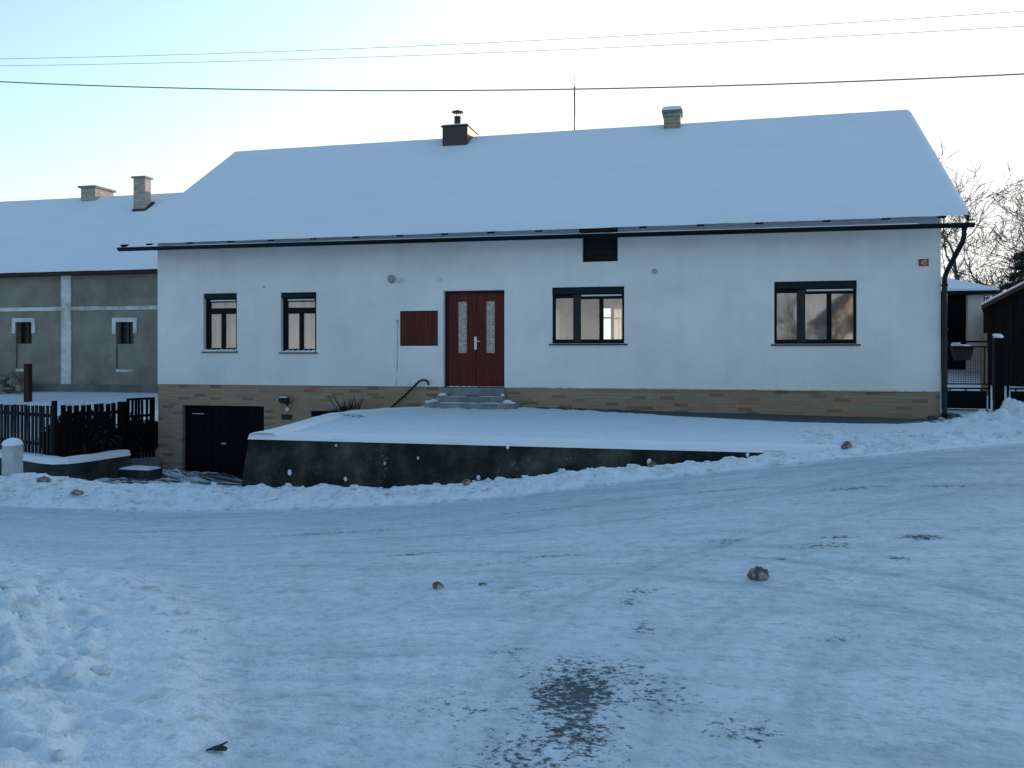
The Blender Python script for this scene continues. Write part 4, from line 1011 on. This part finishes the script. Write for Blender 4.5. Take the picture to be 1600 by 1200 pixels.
gp2 = thing('fence_post', 'thin dark post with snow tip behind the gate post', 'post', (10.4, 2.24, .6))
box(10.36, 10.45, 2.2, 2.29, .4, 2.02).build('shaft', 'black', gp2)
m = MB(); m.lump((10.405, 2.245, 2.035), (.06, .06, .03), 9, .2, 6, -.4); m.build('snow_cap', 'snow_cap', gp2)
bd = thing('plywood_board', 'pale upright plywood board behind the garden gate', 'board', (10.45, 3.0, .7))
m = MB(); m.hexa([(10.36, 3.0, .6), (10.50, 3.0, .6), (10.50, 3.03, .6), (10.36, 3.03, .6)], [(10.36, 3.10, 2.06), (10.50, 3.10, 2.10), (10.50, 3.13, 2.10), (10.36, 3.13, 2.06)]); m.build('board', 'beige', bd)
tb = thing('planter_tub', 'grey tapered tub with snow on its rim hanging behind the garden gate', 'planter', (9.4, .75, 1.5))
m = MB(); m.hexa([(9.27, .68, 1.53), (9.53, .68, 1.53), (9.53, .88, 1.53), (9.27, .88, 1.53)], [(9.22, .65, 1.76), (9.58, .65, 1.76), (9.58, .93, 1.76), (9.22, .93, 1.76)]); m.box(9.20, 9.60, .64, .95, 1.761, 1.80); m.build('tub', 'tub', tb, .02)
m = MB(); m.lump((9.29, .75, 1.81), (.085, .08, .065), 21, .3, 8, -.2); m.lump((9.42, .78, 1.80), (.13, .09, .028), 22, .3, 8, -.2); m.build('snow_cap', 'snow_cap', tb)

ob = thing('garden_outbuilding', 'small pale outbuilding with dark green door and hipped snowy roof', 'outbuilding', (10, 9, 1))
box(11.57, 11.96, 8.5, 13, .9, 3.30).build('wall', 'cream', ob)
box(6.5, 11.57, 8.75, 13, .9, 3.30).build('wall', 'plaster', ob)
box(9.2, 11.569, 8.70, 8.751, 1.0, 3.26).build('door', 'garage', ob)
m = MB()
for k in range(11): m.box(9.22+k*.213, 9.22+k*.213+.20, 8.68, 8.7005, 1.25, 3.2)
m.build('door_boards', 'gategreen', ob)
m = MB(); ex0, ex1, ey0, ey1, ez = 6.0, 12.18, 8.15, 13.4, 3.34
m.box(ex0, ex1, ey0, ey1, 3.26, ez); orf = m.build('roof', 'gutter', ob)
def hip(mb, z0, h, g=0):
    a, bb, c, d = (ex0-g, ey0-g, z0), (ex1+g, ey0-g, z0), (ex1+g, ey1+g, z0), (ex0-g, ey1+g, z0); r0_, r1_ = (ex0+2.6, (ey0+ey1)/2, z0+h), (ex1-2.9, (ey0+ey1)/2, z0+h)
    lo = [(p[0], p[1], z0-.06) for p in (a, bb, c, d)]
    mb.add([a, bb, c, d, r0_, r1_]+lo, [(0, 1, 5, 4), (1, 2, 5), (2, 3, 4, 5), (3, 0, 4), (6, 7, 1, 0), (7, 8, 2, 1), (8, 9, 3, 2), (9, 6, 0, 3)])
m = MB(); hip(m, 3.42, 1.05, .03); m.build('snow_cover', 'snow', orf, .03)

sh = thing('dark_shed', 'dark boarded shed with sloping snow dusted roof at the right edge', 'shed', (11, 5, .9))
sa = -R(17); ux, uy = math.cos(sa), math.sin(sa)
def sw(lx, ly, z): return (10.96+lx*ux-ly*uy, 5.0+lx*uy+ly*ux, z)
SL = .56; WID, DEP = 7.0, 8.0
m = MB(); f0 = [sw(0, 0, .4), sw(WID, 0, .4), sw(WID, 0, 2.68), sw(WID/2, 0, 2.68+WID/2*SL), sw(0, 0, 2.68)]; f1 = [sw(0, DEP, .4), sw(WID, DEP, .4), sw(WID, DEP, 2.68), sw(WID/2, DEP, 2.68+WID/2*SL), sw(0, DEP, 2.68)]
m.add(f0+f1, [(0, 1, 2, 3, 4), (9, 8, 7, 6, 5), (0, 4, 9, 5), (1, 6, 7, 2)]); m.build('wall', 'shedwood', sh)
m = MB()
for k in range(34):
    lx = k*WID/34; zt = 2.62+min(lx, WID-lx-.19)*SL
    if zt > 2.4: m.hexa([sw(lx+.01, -.02, .4), sw(lx+.19, -.02, .4), sw(lx+.19, -.001, .4), sw(lx+.01, -.001, .4)], [sw(lx+.01, -.02, zt), sw(lx+.19, -.02, zt), sw(lx+.19, -.001, zt), sw(lx+.01, -.001, zt)])
m.build('boards', 'shedwood', sh)
m = MB()
for s0, s1 in ((-.03, WID/2), (WID+.25, WID/2)):
    z_ = lambda l: 2.70+(l if l <= WID/2 else WID-l)*SL
    A = [sw(s0, -.35, z_(s0)), sw(s1, -.35, z_(s1)), sw(s1, DEP, z_(s1)), sw(s0, DEP, z_(s0))]
    if s0 > s1: A = [A[1], A[0], A[3], A[2]]
    m.hexa(A, [(p[0], p[1], p[2]+.09) for p in A])
sr = m.build('roof', 'shedbrown', sh)
m = MB()
for s0, s1 in ((-.05, WID/2), (WID+.27, WID/2)):
    A = [sw(s0, -.33, z_(s0)+.094), sw(s1, -.33, z_(s1)+.094), sw(s1, DEP, z_(s1)+.094), sw(s0, DEP, z_(s0)+.094)]
    if s0 > s1: A = [A[1], A[0], A[3], A[2]]
    m.hexa(A, [(p[0], p[1], p[2]+.06) for p in A])
m.build('snow_cover', 'snow', sr, .02)

# ------------------------------------------------------------------ trees
def bare_tree(name, label, base, height, seed, lean=(0, 0), spread=1.0, depth=6, group=None, rad=.13, fork=.35):
    rnd = random.Random(seed); root = thing(name, label, 'tree', base, group)
    tr, cr = MB(), MB()
    def grow(p, d, L, r, lev):
        n = 4 if lev < 3 else 3; pts = [p]; rs = [r]; q = p.copy(); dd = d.copy()
        for i in range(n):
            dd = (dd+Vector((rnd.gauss(0, .13), rnd.gauss(0, .13), rnd.gauss(.02, .08)))*(1+.35*lev)).normalized(); q = q+dd*(L/n); pts.append(q.copy()); rs.append(r*(1-.42*(i+1)/n))
        (tr if lev < 2 else cr).tube(pts, rs, 7 if lev < 2 else (4 if lev < 4 else 3), cap=False)
        if lev >= depth: return
        kids = rnd.choice((2, 3)) if lev < 2 else rnd.choice((2, 3, 3, 4))
        for k in range(kids):
            t = 1 if k == 0 else rnd.uniform(.35, .95)
            i = min(n, max(1, int(round(t*n)))); bp = pts[i]; br_ = rs[i]
            a = Vector((rnd.gauss(0, 1), rnd.gauss(0, 1), rnd.gauss(0, .55))); a -= dd*a.dot(dd); a.normalize()
            sp_ = (rnd.uniform(.35, .75) if k else rnd.uniform(.1, .35))*spread
            nd = (dd*math.cos(sp_)+a*math.sin(sp_)); nd.z += .06; nd.normalize()
            grow(bp, nd, L*rnd.uniform(.62, .86), max(br_*(.84 if k == 0 else .66), .010), lev+1)
    grow(Vector(base), Vector((lean[0], lean[1], 1)).normalized(), height*fork, rad, 0)
    tr.build('trunk', 'bark', root); cr.build('crown', 'twig', root)
    return root
bare_tree('bare_tree', 'bare forked tree behind the small outbuilding, thickest trunk', (13.75, 15.0, .8), 7.2, 5, (.03, 0), 1.0, 6, 'bare winter trees', .17, .36)
bare_tree('bare_tree', 'bare branching tree above the dark shed roof at the right edge', (16.0, 16.5, .8), 7.8, 23, (-.05, 0), 1.05, 6, 'bare winter trees', .16, .32)
bare_tree('bare_tree', 'thin bare tree showing just right of the downpipe', (12.0, 17.5, .8), 6.6, 31, (.0, 0), 1.0, 6, 'bare winter trees', .11, .36)
bare_tree('bare_tree', 'slender bare tree furthest back at the right edge', (18.6, 20.5, .8), 8.6, 44, (-.03, 0), 1.0, 6, 'bare winter trees', .15, .33)
bare_tree('bare_tree', 'low bare tree with dense twigs directly above the shed eave', (14.9, 13.6, .8), 5.8, 71, (.0, 0), 1.15, 6, 'bare winter trees', .11, .30)
bare_tree('bare_tree', 'bare tree with wide crooked limbs behind the outbuilding roof', (13.0, 19.0, .8), 7.6, 83, (.05, 0), 1.1, 6, 'bare winter trees', .14, .30)
bare_tree('bare_tree', 'tall bare tree reaching highest at the right edge', (17.2, 17.8, .8), 8.4, 92, (-.02, 0), 1.1, 6, 'bare winter trees', .15, .30)
cf = thing('conifer', 'dark snow dusted conifer above the shed roof at the right edge', 'tree', (15.3, 15.2, .8))
MB().tube([(15.3, 15.2, .8), (15.3, 15.2, 4.8)], [.12, .03], 8).build('trunk', 'bark', cf)
m, m2 = MB(), MB(); rnd = random.Random(77)
for lev in range(11):
    z = 2.0+lev*.31; rr = 1.75*(1-lev/11.5)+.15
    for k in range(9):
        a = rnd.uniform(0, 6.28); rl = rr*rnd.uniform(.7, 1.1)
        for s_ in np.linspace(.15, 1, 7):
            c = (15.3+math.cos(a)*rl*s_, 15.2+math.sin(a)*rl*s_, z-.30*s_*rl+rnd.uniform(-.05, .05))
            leafy(m, c, (.17, .17, .09), 20, .075, rnd.randint(0, 10**6)); leafy(m2, (c[0], c[1], c[2]+.06), (.13, .13, .02), 2, .05, rnd.randint(0, 10**6))
m.build('crown', 'conifer', cf); m2.build('frost', 'frostleaf', cf)

# twiggy plant on the terrace edge near the handrail
pb = thing('twiggy_shrub', 'small dark spiky shrub by the brick base at the terrace edge', 'shrub', (-2.7, -.5, 0))
m = MB(); rnd = random.Random(5)
for k in range(90):
    a = rnd.uniform(0, 6.28); L = rnd.uniform(.35, .72); s_ = rnd.uniform(.15, .75)
    bx, by = -2.62+rnd.uniform(-.12, .12), -.55+rnd.uniform(-.1, .1)
    m.tube([(bx, by, .05), (bx+math.cos(a)*L*s_*.45, by+math.sin(a)*L*s_*.3, .05+L*.6), (bx+math.cos(a)*L*s_, by+math.sin(a)*L*s_*.6, .05+L)], [.009, .008, .003], 4)
m.build('stems', 'shrub', pb)
m = MB(); leafy(m, (-2.75, -.55, .30), (.3, .22, .25), 260, .05, 9); m.build('foliage', 'shrub', pb)
tw = [(-1.72, -2.6), (-1.40, -2.9)]
for k, (x, y) in enumerate(tw):
    t = thing('dry_plant', ('dry twigs poking through terrace snow, left tuft', 'dry twigs poking through terrace snow, right tuft')[k], 'plant', (x, y, .45), 'dry tufts on the terrace')
    m = MB(); rnd = random.Random(50+k)
    for _ in range(14):
        a = rnd.uniform(0, 6.28); L = rnd.uniform(.06, .15); bx, by = x+rnd.uniform(-.12, .12), y+rnd.uniform(-.06, .06)
        m.tube([(bx, by, .45), (bx+math.cos(a)*L*.5, by+math.sin(a)*L*.5, .48+L*.5), (bx+math.cos(a)*L, by+math.sin(a)*L, .48+L*.55)], .004, 3)
    m.build('twigs', 'twig', t)

# ------------------------------------------------------------------ loose clods and twig
CL = [(2.91, -11.21, .040, .032, .032, 'brown frozen clod on the road, left of the larger grey lump'),
      (5.08, -11.05, .066, .055, .056, 'largest greyish frozen lump lying on the icy road'),
      (4.07, -6.55, .06, .05, .055, 'brown clod stuck in the snow bank below the middle of the wall'),
      (6.35, -6.05, .06, .05, .065, 'brown clod in the snow bank where the retaining wall ends'),
      (1.75, -6.6, .055, .04, .045, 'small clod at the snow bank foot near the wall middle'),
      (-4.70, -6.5, .11, .07, .045, 'brown clod in the bank close to the white post'),
      (-3.9, -6.75, .10, .06, .04, 'flat brown clod in the bank before the driveway'),
      (3.22, -11.15, .03, .02, .012, 'flat dirt crumb right of the brown clod on the road')]
for i, (x, y, a_, b_, c_, lab) in enumerate(CL):
    z = gz(x, y); OFF = Vector((x, y, z))
    m = MB(); m.lump((x, y, z+c_*.30), (a_, b_, c_), 500+i*3, .30, 12, -.75)
    tag(m.build('frozen_clod', 'clod'), lab, 'clod', 'frozen clods on road and bank')
rnd = random.Random(91)
# snow chunks thrown onto the banks (uncountable crumbs)
OFF = Vector((0, 0, 0)); m = MB()
for k in range(700):
    u = rnd.random()
    if u < .45: x = rnd.uniform(-7.5, 8); y = float(yfoot(x))+abs(rnd.gauss(.35, .45))
    elif u < .72: x = rnd.uniform(-2.5, 2.6); y = rnd.uniform(-14, -10.3)
    elif u < .85: x = rnd.uniform(8.8, 12.5); y = rnd.uniform(-2.2, .2)
    else: x = rnd.uniform(5.8, 9); y = rnd.uniform(-5.6, -3.0)
    if y > -6.1 and x < 5.8 and x > -1.9: continue
    if .45 <= u < .72 and x > np.interp(y, [-14.2, -13.3, -12.1, -10.85, -10.35], [3.1, 2.6, 1.7, .4, -1.5]): continue
    r_ = rnd.choice((.012, .015, .02, .025, .035))*rnd.uniform(.7, 1.3)*(.8 if .45 <= u < .72 else 1.25)
    m.lump((x, y, gz(x, y)+r_*.2), (r_*rnd.uniform(.9, 1.7), r_, r_*.75), 900+k, .75, 6, -.8)
tag(m.build('snow_rubble', 'snowlump'), 'loose crumbs of broken snow scattered over the banks', 'snow crumbs', None, 'stuff')
x, y = 2.78, -13.72; z = gz(x, y); OFF = Vector((x, y, z))
m = MB(); m.lump((x+.01, y+.01, z+.012), (.034, .012, .012), 41, .4, 8, -.6); m.tube([(x-.035, y-.02, z+.012), (x, y, z+.02), (x+.035, y+.03, z+.034)], [.004, .007, .003], 5)
tag(m.build('broken_twig', 'twig'), 'dark bit of bark lying on the trampled snow in front', 'twig')

# ------------------------------------------------------------------ overhead wires
def wirez(P, x):
    c = np.polyfit([p[0] for p in P], [p[1] for p in P], 2); return np.polyval(c, x)
for nm, P, r_, lab in (('a', [(-5.96, 6.22), (.39, 5.86), (5.22, 5.68), (8.28, 5.61)], .0032, 'thin overhead wire, highest of the three above the house'),
                       ('b', [(-5.96, 6.11), (0, 5.76), (4.91, 5.53), (8.28, 5.44)], .0032, 'thin overhead wire, middle of the three above the house'),
                       ('c', [(-5.96, 5.86), (-1.56, 5.44), (2.2, 5.13), (5.44, 4.97), (8.28, 4.89)], .009, 'thicker overhead cable, lowest of the three above the house')):
    OFF = Vector((0, -6, 5)); xs = np.linspace(-16, 20, 60)
    tag(MB().tube([(x, -6.0, float(wirez(P, x))) for x in xs], r_, 6).build('overhead_wire', 'wire'), lab, 'wire', 'overhead wires')
OFF = Vector((0, 0, 0))

# ------------------------------------------------------------------ across the street (mirrored in the window panes)
nh = thing('ochre_house', 'sunlit ochre house across the street mirrored in the right window', 'house', (14, -50, 0))
m = MB(); m.box(13.2, 22.4, -60, -48, -1, 4.4); m.add([(13.2, -48, 4.4), (22.4, -48, 4.4), (17.8, -48, 8.6)], [(2, 1, 0)]); m.add([(13.2, -60, 4.4), (22.4, -60, 4.4), (17.8, -60, 8.6)], [(0, 1, 2)]); m.build('wall', 'rear_house', nh)
m = MB(); m.hexa([(12.7, -60.4, 3.95), (17.8, -60.4, 8.6), (17.8, -47.4, 8.6), (12.7, -47.4, 3.95)], [(12.7, -60.4, 4.2), (17.8, -60.4, 8.85), (17.8, -47.4, 8.85), (12.7, -47.4, 4.2)]); m.hexa([(17.8, -60.4, 8.6), (22.9, -60.4, 3.95), (22.9, -47.4, 3.95), (17.8, -47.4, 8.6)], [(17.8, -60.4, 8.85), (22.9, -60.4, 4.2), (22.9, -47.4, 4.2), (17.8, -47.4, 8.85)]); m.build('roof', 'redwood', nh)
for xx, zz in ((14.3, 3.2), (17.2, 5.2), (14.2, .6), (18.4, 1.2)): box(xx, xx+.8, -47.99, -47.93, zz, zz+1.3).build('window', 'darkglass', nh)
for k, (tx, ty, sd) in enumerate(((11.6, -44, 61), (10.3, -41, 64), (12.6, -46, 69))):
    bare_tree('bare_tree', ('dense bare tree across the street mirrored in the middle pane', 'leaning bare tree across the street mirrored in the left pane', 'thick bare tree beside the ochre house across the street')[k], (tx, ty, -.2), 8.0, sd, (.02, 0), 1.2, 5, 'bare winter trees', .24, .3)
OFF = Vector((0, 0, 0)); m = MB(); xs = np.linspace(-260, 260, 90); vs = []  # ridge added behind the camera to hide low sky and tone pane reflections
for x in xs:
    h = 15+9*float(fbm(np.array([x]), np.array([3.]), .02, 4)[0])
    vs += [(x, -105, -3), (x, -118, h*.7), (x, -140, h), (x, -200, -3)]
m.add(vs, [(i*4+k, i*4+k+1, (i+1)*4+k+1, (i+1)*4+k) for i in range(len(xs)-1) for k in range(3)], True)
tag(m.build('added_hills', 'hill'), 'unseen snowy ridge with dark woods, added to fill the pane reflections', 'added_hills', None, 'structure')

# ------------------------------------------------------------------ light, sky, camera
SKY_BACK, SKY_FRONT = 1.9, 4.0
SUN_EL, SUN_AZ = 6.5, 24.0       # azimuth from +Y towards +X
sd_ = Vector((math.sin(R(SUN_AZ))*math.cos(R(SUN_EL)), math.cos(R(SUN_AZ))*math.cos(R(SUN_EL)), math.sin(R(SUN_EL))))
L = bpy.data.lights.new('sun', 'SUN'); L.energy = 4.8; L.angle = R(.5); L.color = (1, .80, .60)
lo = bpy.data.objects.new('sun', L); COL.objects.link(lo); lo.rotation_euler = (-sd_).to_track_quat('-Z', 'Y').to_euler(); lo.location = (10, 30, 20)
wd = bpy.data.worlds.new('World'); S.world = wd; wd.use_nodes = True
nt = wd.node_tree; nt.nodes.clear()
sky = nt.nodes.new('ShaderNodeTexSky'); sky.sky_type = 'NISHITA'; sky.sun_disc = False; sky.sun_elevation = R(SUN_EL); sky.sun_rotation = R(SUN_AZ)
sky.altitude = 200; sky.air_density = 1.0; sky.dust_density = 1.2; sky.ozone_density = 1.5
mx = nt.nodes.new('ShaderNodeMix'); mx.data_type = 'RGBA'; mx.blend_type = 'MULTIPLY'; mx.inputs[0].default_value = 1; mx.inputs[7].default_value = (.94, 1.0, 1.06, 1)
nt.links.new(sky.outputs[0], mx.inputs[6])
# a hazier, brighter sunward half of the sky, rolled off to white around the sun
tc = nt.nodes.new('ShaderNodeTexCoord'); dp_ = nt.nodes.new('ShaderNodeVectorMath'); dp_.operation = 'DOT_PRODUCT'
dp_.inputs[1].default_value = (math.sin(R(SUN_AZ)), math.cos(R(SUN_AZ)), 0); nt.links.new(tc.outputs['Generated'], dp_.inputs[0])
mr = nt.nodes.new('ShaderNodeMapRange'); nt.links.new(dp_.outputs['Value'], mr.inputs[0])
for i_, v_ in enumerate((-.5, .9, SKY_BACK, SKY_FRONT)): mr.inputs[1+i_].default_value = v_
sc_ = nt.nodes.new('ShaderNodeVectorMath'); sc_.operation = 'SCALE'; nt.links.new(mx.outputs[2], sc_.inputs[0]); nt.links.new(mr.outputs[0], sc_.inputs['Scale'])
mn = nt.nodes.new('ShaderNodeVectorMath'); mn.operation = 'MINIMUM'; hz = nt.nodes.new('ShaderNodeMapRange'); nt.links.new(dp_.outputs['Value'], hz.inputs[0])
for i_, v_ in enumerate((0., .7, 0., 1.0)): hz.inputs[1+i_].default_value = v_
hc = nt.nodes.new('ShaderNodeVectorMath'); hc.operation = 'SCALE'; hc.inputs[0].default_value = (1.3, 1.05, 1.3); nt.links.new(hz.outputs[0], hc.inputs['Scale'])
ad = nt.nodes.new('ShaderNodeVectorMath'); ad.operation = 'ADD'; nt.links.new(sc_.outputs[0], ad.inputs[0]); nt.links.new(hc.outputs[0], ad.inputs[1])
nt.links.new(ad.outputs[0], mn.inputs[0]); mn.inputs[1].default_value = (1.25/.15, 1.25/.15, 1.22/.15)
bg = nt.nodes.new('ShaderNodeBackground'); bg.inputs[1].default_value = .15
nt.links.new(mn.outputs[0], bg.inputs[0])
wo = nt.nodes.new('ShaderNodeOutputWorld'); nt.links.new(bg.outputs[0], wo.inputs[0])

cam = bpy.data.cameras.new('camera'); co = bpy.data.objects.new('camera', cam); COL.objects.link(co)
co.location = (4.79, -16.84, 1.65); TH = math.atan(1316/5500)
co.rotation_euler = (R(90), 0, TH); cam.sensor_width = 36; cam.lens = 1316/1600*36; cam.shift_y = -47/1600
cam.clip_start = .05; cam.clip_end = 3000
S.camera = co
S.view_settings.view_transform = 'Standard'; S.view_settings.look = 'None'; S.view_settings.exposure = 0
S.render.engine = 'CYCLES'; S.cycles.use_denoising = True; S.cycles.max_bounces = 8; S.cycles.transparent_max_bounces = 12
S.cycles.sample_clamp_indirect = 6
